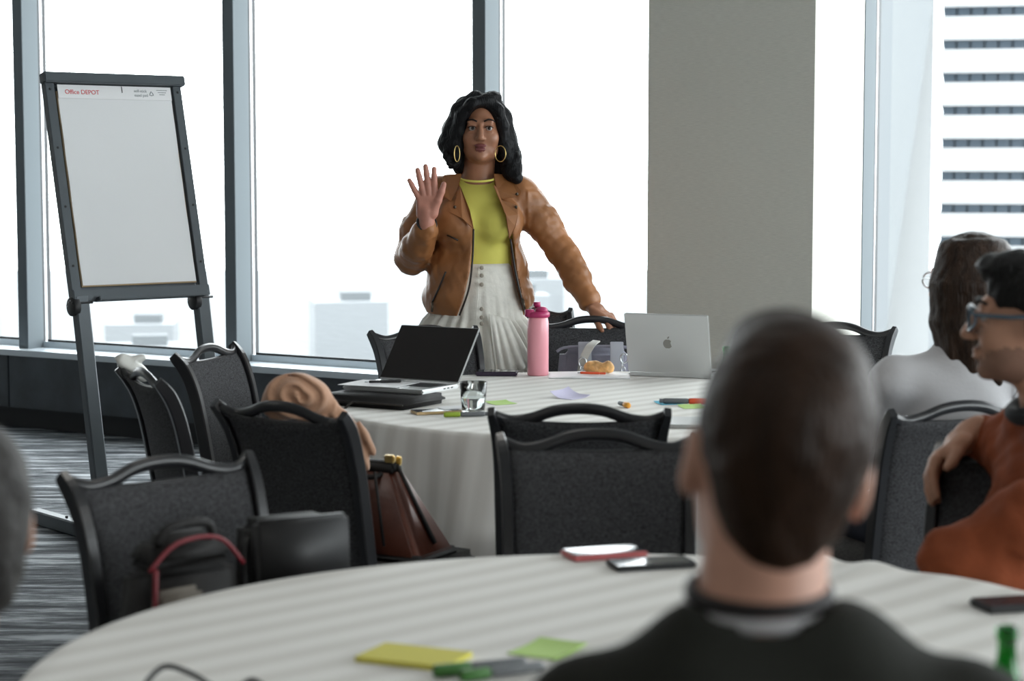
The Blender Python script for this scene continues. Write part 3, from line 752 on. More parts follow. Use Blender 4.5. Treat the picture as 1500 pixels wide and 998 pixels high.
# green bottles
def gbottle(loc, label):
    t = empty('glass_bottle', loc, 0, label, 'bottle', 'green water bottles')
    lathe('bottle_glass', [(.026, 0), (.03, .004), (.031, .06), (.030, .085), (.024, .115), (.0155, .145), (.0125, .165), (.0125, .192), (.0142, .193), (.0142, .203), (.0125, .204), (.0105, .203), (.0105, .165), (.0135, .143), (.022, .113), (.028, .084), (.029, .06), (.028, .008), (.0, .006)], 'greenglass', t, 28)
    t.scale = (.95, .95, .88)
    lathe('neck_ring', [(.0142, .186), (.0155, .188), (.0155, .191), (.0142, .192)], 'greenglass', t, 24)
gbottle((.685, 6.33, TZ), 'green glass bottle beside the silver laptop, mostly hidden by a head'); gbottle((.617, 2.44, TZ), 'green glass bottle at the bottom right of the near table')

# ================================================================ THINGS ON THE NEAR TABLE
phone('phone', (.178, 3.80, TZ), .35, 'coral-edged phone with bright reflecting screen on near table', 'pinkcase', .155, .078, .012)
phone('phone', (.262, 3.70, TZ), .28, 'black phone lying just in front of the coral phone', 'black', .16, .075, .011)
phone('phone', (.87, 3.35, TZ), .25, 'black phone at the right of the near table', 'black', .16, .078, .013)
t = note((-.150, 2.99, TZ), -.42, 'yellownote', 'yellow pad of sticky notes on the near table', .10, .008, .0, w=.15)
note((.055, 3.045, TZ), -.55, 'lime', 'lime sticky note on the near table', .10, .002, .006, w=.085)
pen('marker', (-.115, 2.878, TZ+.010), (.02, 2.93, TZ+.010), .009, [('cap', .4, 'dgreen', 1.1), ('barrel', .6, 'greypen', 1)], 'green-capped grey marker beside the yellow notes, left one', 'pen')
pen('marker', (-.075, 2.85, TZ+.010), (.045, 2.91, TZ+.010), .008, [('cap', .35, 'dgreen', 1.1), ('barrel', .65, 'greypen', 1)], 'grey marker nearest the camera beside the yellow notes', 'pen')
t = empty('lanyard_cord', (-.44, 2.80, TZ), 0, 'thin black cord lying in loops on the near table', 'cord')
tube('cord', smooth_path([(-.04, -.10, .004), (-.085, -.02, .006), (-.070, .055, .022), (-.03, .04, .018), (.01, 0, .008), (.03, -.02, .005), (.05, .0, .008), (.065, .02, .012), (.085, .0, .006), (.10, -.06, .004), (.05, -.12, .004)], 6), .0042, 'black', t)
tube('cord', smooth_path([(-.06, -.11, .004), (-.065, -.03, .005), (-.02, .0, .005), (.05, -.06, .004)], 6), .004, 'black', t)
box('cord_clip', (.02, -.10, .006), (.03, .012, .010), 'chrome', t, .003)

# ================================================================ BAGS, SCARF, PLASTIC
# scarf over chair B
def scarf():
    F_ = Field(axis(-.12, .25, .0045), axis(-.1, .1, .0045), axis(-.26, .10, .0045))
    F_.el((0, 0, 0), (.080, .050, .054), .02); F_.el((-.035, .0, -.02), (.055, .045, .045), .02); F_.el((.045, .005, -.02), (.05, .045, .05), .02)
    F_.chain([(.05, .0, -.01), (.120, .0, -.08), (.158, -.005, -.15), (.160, -.005, -.215)], [.030, .030, .027, .016], .02, sc=(1, .8, 1))
    F_.chain([(.09, .0, -.05), (.170, -.005, -.105), (.200, -.005, -.140)], [.022, .016, .007], .012)
    sl, g = F_.blk((-.12, -.1, -.06), (.10, .1, .10)); an = np.arctan2(g[2]-.004, g[0]-.012); r_ = np.sqrt((g[0]-.012)**2+(1.4*(g[2]-.004))**2)
    F_.d[sl] += (.0075*np.clip(np.sin(r_*175-an*1.0+1.5*np.sin(an*2)), -1, .5)*np.clip(1.4-r_*9, 0, 1)*(g[1] < .03)).astype(np.float32)
    sl, g = F_.blk((.06, -.1, -.26), (.25, .1, -.05)); F_.d[sl] += (.0045*np.sin((g[0]*.85+g[2]*.35)*260)+0*g[1]).astype(np.float32)
    o = F_.mesh('scarf', ['scarf'], None, (-.548, 5.03, .922), None, 1); tag(o, 'tan wool scarf bunched over the back of a chair', 'scarf')
scarf()
# brown leather bag on the seat of chair B
t = empty('handbag', (-.335, 5.17, .4885), -.5, 'brown leather handbag with black trim on the scarf chair seat', 'handbag')
def taper(name, w0, d0, w1, d1, h, m, parent, bev=.02, shift=0):
    bm = bmesh.new(); lo = [bm.verts.new((sx*w0/2, sy*d0/2, 0)) for sx, sy in ((-1, -1), (1, -1), (1, 1), (-1, 1))]
    hi = [bm.verts.new((sx*w1/2+shift, sy*d1/2, h)) for sx, sy in ((-1, -1), (1, -1), (1, 1), (-1, 1))]
    bm.faces.new(lo); bm.faces.new(hi)
    for i in range(4): bm.faces.new((lo[i], lo[(i+1) % 4], hi[(i+1) % 4], hi[i]))
    bmesh.ops.bevel(bm, geom=list(bm.edges), offset=bev, segments=3, affect='EDGES'); return bmobj(name, bm, m, parent, True)
taper('bag_body', .34, .20, .20, .05, .235, 'leather', t, .018, -.06)
taper('base_trim', .345, .205, .335, .197, .02, 'blackleather', t, .008)
taper('top_trim', .205, .055, .20, .05, .03, 'blackleather', t, .006).location = (-.06, 0, .215)
tube('seam', [(.01, -.062, .225), (.06, -.098, .04)], .004, 'blackleather', t); tube('seam', [(.04, 0.0, .235), (.155, .0, .04)], .006, 'blackleather', t)
for y in (-1, 1): tube('handle', smooth_path([(-.13, y*.02, .225), (-.12, y*.05, .235), (-.06, y*.075, .215), (0, y*.06, .21), (.01, y*.03, .215)], 4), .007, 'blackleather', t)
box('clasp', (.03, -.02, .255), (.03, .012, .02), 'gold', t, .003); box('clasp', (.04, .008, .247), (.016, .012, .024), 'gold', t, .003)
# two black bags on the seat of chair A
ca = cA.location
t = empty('tote_bag', (ca.x-.125, ca.y-.085, .4885), cA.rotation_euler[2], 'black and taupe bag with red piping, left on the near-left chair', 'bag')
taper('bag_body', .24, .17, .21, .10, .29, 'blackleather', t, .03); taper('front_pocket', .13, .04, .10, .03, .25, 'bagtan', t, .012).location = (-.06, -.085, .0)
tube('piping', smooth_path([(-.125, -.105, .01), (-.118, -.10, .17), (-.105, -.085, .29)], 4), .005, 'bagred', t)
tube('piping', smooth_path([(-.10, -.055, .28), (-.04, -.055, .325), (.05, -.055, .325), (.105, -.055, .27)], 4), .0045, 'bagred', t)
taper('flap', .20, .12, .14, .06, .06, 'blackleather', t, .02).location = (0, 0, .275)
tube('handle', smooth_path([(-.06, -.02, .32), (-.04, -.03, .352), (.04, -.03, .352), (.06, -.02, .32)], 4), .008, 'blackleather', t)
t = empty('shoulder_bag', (ca.x+.055, ca.y+.10, .4885), cA.rotation_euler[2]-.2, 'black square bag with red seam, right on the near-left chair', 'bag')
taper('bag_body', .19, .15, .18, .11, .33, 'blackleather', t, .02); taper('flap', .20, .04, .195, .03, .15, 'black', t, .008).location = (0, -.065, .19)
taper('front_pocket', .13, .03, .11, .025, .19, 'bagtan', t, .01).location = (-.01, -.085, .0)
tube('piping', smooth_path([(-.03, -.105, .205), (.05, -.105, .19), (.095, -.10, .12)], 4), .0045, 'bagred', t)
tube('strap', smooth_path([(-.095, -.02, .30), (-.115, -.06, .20), (-.10, -.095, .08)], 4), .008, 'black', t)
for k in range(2): tube('strap_ring', [(.108+.012*math.cos(a), -.05, .19-.03*k+.014*math.sin(a)) for a in np.linspace(0, 2*PI, 13)[:-1]], .003, 'chrome', t, closed=True)
# lavender handbag on chair F
cf = cF.location
t = empty('handbag', (cf.x+.02, cf.y+.05, .4885), .0, 'lavender-grey handbag with cream strap and chain behind the notebook', 'handbag')
taper('bag_body', .33, .17, .27, .10, .335, 'lilacbag', t, .03); tube('top_piping', smooth_path([(-.15, -.055, .32), (-.10, -.06, .338), (.1, -.06, .338), (.15, -.055, .32)], 4), .006, 'lilacbag', t)
for x in (-.045, .075):
    bm = bmesh.new(); bm_box(bm, (0, 0, 0), (.05, .006, .16), .002); o = bmobj('side_tab', bm, 'palegrey', t); o.location = (x, -.085, .28); o.rotation_euler = (-.2, 0, 0)
V, F = tube_geo(smooth_path([(-.06, -.10, .24), (-.05, -.112, .30), (-.025, -.10, .345), (.0, -.05, .36)], 5), .015, ref=(1, 0, 0), square=True, sx=1, sy=.15); meshobj('strap', V, F, 'strap', t)
for x, z in ((-.055, .285), (.10, .30)):
    tube('ring', [(x+.014*math.cos(a), -.118, z+.018*math.sin(a)) for a in np.linspace(0, 2*PI, 15)[:-1]], .003, 'chrome', t, closed=True)
    for k in range(7):
        c = Vector((x-.006+.003*k*(1 if x > 0 else -1), -.12, z-.025-.017*k)); tube('chain_link', [c+Vector((.007*math.cos(a)*(1 if k % 2 else .35), .004*math.cos(a)*(0 if k % 2 else 1), .011*math.sin(a))) for a in np.linspace(0, 2*PI, 11)[:-1]], .0022, 'chrome', t, closed=True)
# clear plastic on the corner of chair D
F_ = Field(axis(-.12, .12, .005), axis(-.12, .12, .005), axis(-.1, .1, .005))
F_.rc((-.04, 0, 0), (.045, 0, -.01), .03, .024, .01); F_.rc((-.03, .0, .01), (.02, 0, .05), .02, .006, .01); F_.rc((-.01, 0, .01), (-.07, .01, .015), .022, .016, .01); F_.wrinkle(.008, 75, seed=9)
o = F_.mesh('plastic_wrap', ['film'], None, (-1.14, 5.98, .895), (0, .35, .2), 0); o.scale = (.8, .8, .8); tag(o, 'crumpled clear plastic wrap on the corner of the edge-on chair', 'plastic wrap')

# ================================================================ PEOPLE
def head(F_, c, s=1.0, skin=0, lips=None, R=None, nose=1.0, ears=True, sock=True, jawr=1.0):
    R = R if R is not None else Matrix.Identity(3)
    def p(x, y, z): v = R @ Vector((x*s, y*s, z*s)); return (c[0]+v.x, c[1]+v.y, c[2]+v.z)
    def e(x, y, z, rx, ry, rz, k=.012, m=skin, mode='add'): F_.el(p(x, y, z), (rx*s, ry*s, rz*s), k, m, mode, R)
    e(0, .02, .035, .076, .096, .084); e(0, -.028, -.025, .066, .066, .088, .02); e(0, -.036, -.075, .050*jawr, .052, .042, .02)
    e(0, -.078, -.100, .02, .017, .016, .02); e(.040, -.060, -.030, .026, .028, .028, .02); e(-.040, -.060, -.030, .026, .028, .028, .02)
    F_.rc(p(-.038, -.080, .030), p(.038, -.080, .030), .012*s, .012*s, .014, skin); F_.rc(p(0, -.090, .018), p(0, -.112*nose, -.028), .008*s, .013*s, .008, skin)
    for q in (-1, 1):
        e(q*.0125, -.102*nose, -.033, .0085, .010, .008, .006)
        if sock: F_.el(p(q*.031, -.101, .008), (.019*s, .012*s, .0115*s), .010, 0, 'sub', R); e(q*.031, -.0855, .0165, .018, .009, .0062, .004); e(q*.031, -.0850, -.006, .016, .007, .0045, .005)
        if ears:
            e(q*.079, .012, -.004, .010, .021, .033, .008); F_.el(p(q*.089, .006, .0), (.006*s, .011*s, .018*s), .004, 0, 'sub', R)
    if lips is not None:
        e(0, -.0985, -.0575, .024, .010, .0065, .004, lips); e(0, -.0975, -.0715, .021, .0105, .0075, .004, lips); F_.el(p(0, -.110, -.0645), (.015*s, .012*s, .0028*s), .003, 0, 'sub', R)
    else:
        e(0, -.096, -.058, .022, .009, .006, .006); e(0, -.095, -.071, .019, .0095, .0065, .006)
    return p
def hand(F_, wrist, along, side, normal, tips, s=1.0, m=0, pm=None, curl=.0, base_z=.095):
    """tips: list of 5 (side, along) finger tip positions, thumb last, in hand frame; normal = palm side"""
    w = Vector(wrist); A = Vector(along).normalized(); S = Vector(side).normalized(); N = Vector(normal).normalized()
    def p(a, b, n=0): v = w+S*a*s+A*b*s+N*n*s; return tuple(v)
    mm = m if pm is None else pm
    Rm = Matrix((S, N, A)).transposed()
    F_.bx(p(.0, .052), (.040*s, .0135*s, .046*s), .012*s, .012, mm, rot=Rm); F_.rc(p(0, -.03), p(0, .03), .026*s, .029*s, .015, mm, )
    F_.rc(p(.028, .028, .006), p(.030, .06, .006), .017*s, .014*s, .012, mm)
    bases = [(-.033, .088), (-.0115, .098), (.010, .100), (.031, .094)]
    rr = [.0108, .0118, .0122, .0118]
    for (bx_, by_), (tx, ty), r in zip(bases, tips[:4], rr):
        pts = []
        for k, u in enumerate((0, .42, .74, 1.0)):
            n = curl*(u**1.6)*.06; pts.append(p(bx_+(tx-bx_)*u, by_+(ty-by_)*(u-.25*curl*u*u), n))
        F_.chain(pts, [r*1.12*s, r*1.05*s, r*.97*s, r*.84*s], .003, mm)
    tx, ty = tips[4]
    F_.chain([p(.022, .022, .006), p(.022+(tx-.022)*.5, .022+(ty-.022)*.45, .010+curl*.01), p(.022+(tx-.022)*.8, .022+(ty-.022)*.75, .010+curl*.02), p(tx, ty, .008+curl*.025)], [.0185*s, .0145*s, .0125*s, .0098*s], .006, mm)

# ---- the standing woman
def woman():
    t = empty('person', (-.136, 7.95, 0), 0, 'standing woman in tan leather jacket and yellow top with raised hand', 'person')
    HC = (.013, -.03, 1.645); hs = 1.05
    F_ = Field(axis(-.46, .60, .011, [(-.30, -.10, .0032), (-.10, .12, .0028), (.40, .56, .0036)]), axis(-.36, .24, .011, [(-.28, .10, .0032)]),
               axis(.0, 1.80, .011, [(.83, .98, .0036), (1.26, 1.53, .0032), (1.50, 1.79, .0028)]))
    # legs, hips, trunk
    for q in (-1, 1):
        F_.chain([(q*.085, .02, .90), (q*.09, .0, .50), (q*.085, .02, .12)], [.088, .058, .036], .03); F_.chain([(q*.085, .03, .10), (q*.09, -.12, .035)], [.034, .026], .02)
    F_.el((0, .02, .95), (.165, .115, .14), .04); F_.el((0, .02, 1.12), (.128, .095, .14), .05); F_.el((0, .01, 1.30), (.150, .105, .15), .05)
    for q in (-1, 1): F_.el((q*.068, -.075, 1.275), (.066, .06, .066), .03)
    F_.rc((-.13, .03, 1.40), (.13, .03, 1.40), .055, .055, .04); F_.rc((0, .03, 1.40), (.010, .0, 1.56), .070, .062, .03); F_.el((.013, -.05, 1.565), (.062, .05, .04), .02)
    head(F_, HC, hs, 0, 1, jawr=1.2)
    # her right arm, raised
    F_.chain([(-.165, .03, 1.395), (-.265, .05, 1.13)], [.05, .042], .03); F_.chain([(-.265, .05, 1.13), (-.195, -.20, 1.285)], [.040, .027], .02)
    hand(F_, (-.195, -.205, 1.298), (0, -.10, 1), (1, 0, 0), (0, -1, -.1), [(-.066, .152), (-.034, .192), (-.003, .206), (.030, .196), (.068, .138)], 1.0, 0, 2)
    # her left arm, reaching to the chair
    F_.chain([(.165, .03, 1.395), (.335, .03, 1.165)], [.05, .042], .03); F_.chain([(.335, .03, 1.165), (.452, -.09, .955)], [.040, .027], .02)
    hand(F_, (.452, -.095, .952), (.62, -.38, -.42), (-.35, -.75, -.2), (-.45, .25, -.85), [(-.03, .165), (-.01, .175), (.012, .175), (.033, .16), (.062, .105)], .95, 0, None, .9)
    F_.mesh('body', ['skinW', 'lips', 'palm'], t, relax=1)
    # eyes and brows
    def hp(x, y, z): return Vector((HC[0]+x*hs, HC[1]+y*hs, HC[2]+z*hs))
    for q in (-1, 1):
        bm = bmesh.new(); bmesh.ops.create_uvsphere(bm, u_segments=16, v_segments=12, radius=.0125*hs); ey = bmobj('eye', bm, 'eyewhite', t, True, hp(q*.031, -.0795, .0065))
        bm = bmesh.new(); bmesh.ops.create_uvsphere(bm, u_segments=14, v_segments=10, radius=.0078*hs); bmobj('iris', bm, 'iris', ey, True, (.0012, -.0064, .0002))
        tube('eyelash', smooth_path([hp(q*.015, -.0905, .0075), hp(q*.026, -.0960, .0135), hp(q*.038, -.0945, .0130), hp(q*.0485, -.0845, .0075)], 4), .0014, 'hairB', t)
        tube('eyebrow', smooth_path([hp(q*.013, -.0985, .031), hp(q*.030, -.0965, .0385), hp(q*.045, -.087, .036), hp(q*.055, -.074, .029)], 4), [.004]*5+[.0036]*5+[.002]*3, 'hairB', t, sy=.8)
    # hair
    H_ = Field(axis(-.22, .24, .0045), axis(-.17, .16, .0045), axis(1.38, 1.81, .0045))
    def he(x, y, z, rx, ry, rz, k=.02): H_.el(tuple(hp(x, y, z)), (rx*hs, ry*hs, rz*hs), k)
    he(0, .028, .052, .089, .104, .088)
    def lock(pts, rs, k=.014): H_.chain([tuple(hp(*p)) for p in pts], [r*hs for r in rs], k)
    lock([(.025, -.055, .112), (-.03, -.072, .092), (-.068, -.055, .05), (-.082, -.04, -.01), (-.098, -.03, -.055), (-.092, -.035, -.09)], [.022, .026, .026, .03, .034, .022])
    lock([(-.02, -.02, .118), (-.075, -.01, .07), (-.10, .0, .0), (-.118, .0, -.05), (-.112, .0, -.09)], [.03, .036, .04, .042, .024])
    lock([(-.06, .05, .09), (-.10, .04, .0), (-.105, .04, -.10)], [.04, .045, .034])
    lock([(.035, -.05, .108), (.066, -.05, .075), (.082, -.042, .02), (.088, -.03, -.05), (.10, -.03, -.10)], [.018, .019, .020, .022, .022])
    lock([(.04, -.01, .11), (.085, .01, .05), (.098, .01, -.03), (.115, .0, -.10), (.135, -.02, -.135)], [.03, .03, .034, .036, .02])
    lock([(.09, .03, .0), (.11, .02, -.09), (.118, -.02, -.155), (.135, -.045, -.178)], [.03, .034, .034, .022])
    lock([(0, .09, .03), (0, .095, -.13)], [.08, .07], .03); lock([(-.07, .06, .0), (-.07, .06, -.13)], [.045, .04]); lock([(.075, .06, .0), (.08, .05, -.15)], [.045, .042])
    he(.048, -.02, .128, .028, .03, .014)
    for k in range(26):     # curled ends
        q = -1 if k < 15 else 1; a = random.random(); z = -.02-.085*random.random() if q < 0 else -.07-.08*random.random()
        x = q*(.095+.03*random.random()); y = -.04+.08*a; r = .012+.008*random.random()
        ph = random.random()*6; H_.chain([tuple(hp(x+q*r*1.3*math.cos(b+ph), y, z+r*1.5*math.sin(b+ph)-.006*b)) for b in np.linspace(0, 4.2, 6)], [.008*hs]*5+[.004], .004)
    H_.wrinkle(.0016, 200, seed=3, sq=(1, 1, .25), ridge=True)
    H_.el(tuple(hp(.003, -.088, -.012)), (.062*hs, .075*hs, .102*hs), .008, 0, 'sub')
    H_.mesh('hair', ['hairB'], t, relax=1)
    for q, cx, w in ((-1, -.088, .40), (1, .074, .8)):
        c = hp(cx, -.078, -.088)
        tube('earring', [c+Vector((.026*w*math.cos(a), -.010*math.cos(a)*q, .031*math.sin(a))) for a in np.linspace(0, 2*PI, 25)[:-1]], .0018, 'gold', t, closed=True)
    # yellow top
    Y_ = Field(axis(-.20, .20, .007), axis(-.17, .16, .007), axis(1.06, 1.47, .007))
    Y_.el((0, .02, 1.12), (.136, .103, .15), .05); Y_.el((0, .01, 1.30), (.158, .113, .155), .05)
    for q in (-1, 1): Y_.el((q*.068, -.078, 1.275), (.070, .063, .070), .035)
    Y_.rc((-.12, .03, 1.40), (.12, .03, 1.40), .062, .062, .04)
    Y_.rc((0, -.01, 1.522), (0, -.03, 1.62), .078, .1, .006, 0, 'sub'); Y_.el((0, -.08, 1.488), (.066, .09, .04), .006, 0, 'sub'); Y_.bx((0, 0, 1.03), (.4, .4, .05), .001, .002, 0, 'sub'); Y_.wrinkle(.0012, 45, seed=6)
    Y_.mesh('yellow_top', ['yellowtop'], t, relax=1)
    nk = [(.072*math.sin(a), -.042-.064*math.cos(a)*.9, 1.474-.030*(.5+.5*math.cos(a))) for a in np.linspace(-1.5, 1.5, 15)]
    tube('neckband', nk, .0045, 'yellowtop', t)
    # skirt: fitted yoke and gathered ruffle
    V = []; F = []; NT = 160; rows = [(1.118, .128, .098, 0), (1.10, .132, .103, 0), (1.02, .152, .125, .0), (.95, .170, .14, .002), (.915, .178, .146, .004), (.905, .186, .152, .008), (.88, .205, .168, .012), (.82, .235, .19, .016), (.75, .262, .21, .019), (.69, .28, .225, .021)]
    for z, rx, ry, f_ in rows:
        for k in range(NT):
            th = 2*PI*k/NT; w = f_*(math.sin(23*th+1.2*math.sin(3*th))+.5*math.sin(37*th+2)); zz = z+(.02*math.sin(th*1-.6) if z < .92 else 0)
            V.append(((rx+w)*math.cos(th), .012+(ry+w)*math.sin(th), zz))
    for i in range(len(rows)-1):
        for k in range(NT): F.append((i*NT+k, i*NT+(k+1) % NT, (i+1)*NT+(k+1) % NT, (i+1)*NT+k))
    sk = meshobj('skirt', V, F, 'skirt', t, True); md = sk.modifiers.new('thickness', 'SOLIDIFY'); md.thickness = .003
    # overlapping ruffle panel at front
    V = []; F = []; n = 30
    for i in range(9):
        v = i/8
        for j in range(n+1):
            u = j/n; x = .045+.15*u*(.55+.45*v)+.03*v; z = .925-.02*u-.24*v*(1-.25*u); w = .010*v*math.sin(u*26+.8*math.sin(5*u))
            y = -math.sqrt(max(.0001, 1-min(.97, (x/.285))**2))*(.150+.075*v)-.014+w; V.append((x, y, z))
    for i in range(8):
        for j in range(n): a = i*(n+1)+j; F.append((a, a+1, a+n+2, a+n+1))
    rf = meshobj('ruffle', V, F, 'skirt', t, True); md = rf.modifiers.new('thickness', 'SOLIDIFY'); md.thickness = .003
    tube('placket_seam', smooth_path([(.004, -.101, 1.11), (.002, -.135, 1.0), (-.004, -.158, .90), (.0, -.20, .80)], 4), .0016, 'skirt', t)
    for k, z in enumerate((1.105, 1.075, 1.04, .945, .912, .888)):
        y = -.103-(1.118-z)*.235-.004; lathe('skirt_button', [(.0, -.002), (.0085, -.002), (.0085, .001), (.006, .002), (.0, .0015)], 'pearl', t, 14).matrix_local = Matrix.Translation((.017, y, z)) @ Matrix.Rotation(PI/2, 4, 'X')
    # shoes
    for q in (-1, 1):
        S_ = Field(axis(q*.09-.07, q*.09+.07, .007), axis(-.2, .1, .007), axis(-.01, .12, .007)); S_.rc((q*.087, .035, .04), (q*.09, -.13, .028), .036, .03, .02); S_.bx((q*.09, -.04, .012), (.036, .12, .012), .006, .004); S_.bx((q*.09, -.04, -.03), (.2, .3, .03), .001, .001, 0, 'sub'); S_.mesh('shoe', ['shoe'], t)
    # leather jacket
    J = Field(axis(-.36, .52, .0062), axis(-.27, .20, .0062), axis(.86, 1.50, .0062))
    J.el((0, .03, 1.31), (.188, .125, .16), .05); J.el((0, .03, 1.12), (.178, .128, .17), .06); J.el((0, .02, .985), (.222, .182, .14), .05); J.el((0, .02, 1.10), (.185, .15, .12), .05)
    for q in (-1, 1): J.el((q*.088, -.07, 1.28), (.088, .086, .10), .04)
    J.rc((-.155, .035, 1.40), (.155, .035, 1.40), .066, .066, .04)
    J.chain([(-.172, .035, 1.385), (-.235, .055, 1.25), (-.268, .05, 1.135)], [.074, .068, .062], .03); J.chain([(-.268, .05, 1.135), (-.235, -.09, 1.19), (-.200, -.172, 1.255)], [.062, .057, .047], .02)
    J.chain([(.172, .035, 1.385), (.255, .04, 1.28), (.335, .03, 1.165)], [.074, .066, .058], .03); J.chain([(.335, .03, 1.165), (.395, -.03, 1.06), (.440, -.078, .975)], [.058, .052, .044], .02)
    J.wrinkle(.0028, 40, seed=11, sq=(1, 1, .55)); J.wrinkle(.0028, 60, lo=[.20, -.2, .86], hi=[.52, .2, 1.4], seed=12, ridge=True); J.wrinkle(.0028, 60, lo=[-.36, -.27, 1.05], hi=[-.17, .2, 1.3], seed=13, ridge=True); J.wrinkle(.0016, 70, lo=[-.2, -.27, .86], hi=[.2, .2, 1.42], seed=14, sq=(1, 1, .35), ridge=True)
    # hem, cuffs and the open front
    J.bx((0, 0, .82), (.6, .5, .088), .004, .004, 0, 'sub', Matrix.Rotation(math.radians(3), 3, 'Y'))
    V0 = [(1.50, -.062, .062), (1.44, -.072, .060), (1.36, -.050, .100), (1.29, -.018, .128), (1.20, -.020, .142), (1.10, -.028, .152), (1.0, -.052, .172), (.90, -.085, .20), (.84, -.10, .21)]
    zc = np.array([v[0] for v in V0][::-1]); xl = np.array([v[1] for v in V0][::-1]); xr = np.array([v[2] for v in V0][::-1])
    sl, g = J.blk((-.4, -.3, .8), (.6, .06, 1.6)); L_ = np.interp(g[2], zc, xl); R_ = np.interp(g[2], zc, xr)
    cut = np.maximum(np.maximum(L_-g[0], g[0]-R_), g[1]-.0+0*g[0]).astype(np.float32); J.d[sl] = np.maximum(J.d[sl], -cut)
    J.rc((0, .0, 1.45), (0, -.03, 1.60), .066, .085, .008, 0, 'sub')
    jk = J.mesh('leather_jacket', ['jacket'], t, relax=1)
    # lapels, collar, zips, studs
    def plate(name, pts, th, m, parent=t, bulge=.0):
        bm = bmesh.new(); v = [bm.verts.new(p) for p in pts]; f = bm.faces.new(v); r = bmesh.ops.extrude_face_region(bm, geom=[f]); bmesh.ops.translate(bm, verts=[x for x in r['geom'] if isinstance(x, bmesh.types.BMVert)], vec=(0, th, 0)); bmesh.ops.bevel(bm, geom=list(bm.edges), offset=.003, segments=2, affect='EDGES'); return bmobj(name, bm, m, parent)
    plate('lapel', [(-.075, -.112, 1.425), (-.092, -.140, 1.355), (-.115, -.150, 1.325), (-.06, -.168, 1.30), (-.012, -.172, 1.255), (-.028, -.166, 1.33), (-.066, -.128, 1.425)], .012, 'jacket')
    plate('lapel', [(.074, -.112, 1.425), (.098, -.140, 1.37), (.155, -.142, 1.355), (.162, -.150, 1.315), (.150, -.168, 1.27), (.125, -.175, 1.22), (.112, -.166, 1.31), (.062, -.120, 1.43)], .012, 'jacket')
    plate('collar', [(-.062, -.062, 1.475), (-.135, -.035, 1.47), (-.150, -.10, 1.40), (-.105, -.135, 1.365), (-.078, -.115, 1.41)], .014, 'jacket')
    plate('collar', [(.062, -.062, 1.475), (.128, -.035, 1.47), (.172, -.11, 1.405), (.165, -.125, 1.385), (.095, -.135, 1.375), (.076, -.115, 1.41)], .014, 'jacket')
    for p in ((.155, -.128, 1.395), (.152, -.152, 1.345), (-.088, -.152, 1.345)): lathe('stud', [(.0, 0), (.0065, 0), (.006, .003), (.0, .004)], 'button', t, 12).matrix_local = Matrix.Translation(p) @ Matrix.Rotation(PI/2, 4, 'X')
    tube('zip', smooth_path([(-.014, -.176, 1.26), (-.018, -.165, 1.15), (-.032, -.163, 1.03), (-.07, -.155, .92)], 5), .004, 'zip', t); tube('zip', smooth_path([(.130, -.176, 1.22), (.148, -.150, 1.10), (.170, -.140, 1.0), (.192, -.128, .915)], 5), .004, 'zip', t)
    tube('pocket_zip', smooth_path([(-.125, -.118, 1.09), (-.150, -.112, 1.03), (-.178, -.095, .97)], 4), .004, 'zip', t); tube('zip_pull', [(-.178, -.098, .97), (-.180, -.104, .93)], .005, 'button', t); tube('sleeve_zip', smooth_path([(-.252, -.13, 1.235), (-.268, -.09, 1.18), (-.288, -.04, 1.13)], 4), .0035, 'zip', t); tube('zip_pull', [(.178, -.146, .985), (.186, -.150, .945)], .005, 'button', t)
    tube('breast_zip', [(-.118, -.148, 1.235), (-.075, -.163, 1.215)], .0035, 'zip', t)
    # watch
    w = Vector((-.196, -.195, 1.283)); ax_ = Vector((.07, -.25, .155)).normalized(); x_ = ax_.cross(Vector((1, 0, 0))).normalized(); y_ = ax_.cross(x_)
    tube('watch_strap', [w+x_*.032*math.cos(a)+y_*.034*math.sin(a) for a in np.linspace(0, 2*PI, 21)[:-1]], .009, 'black', t, closed=True, sx=.45, sy=1)
woman()

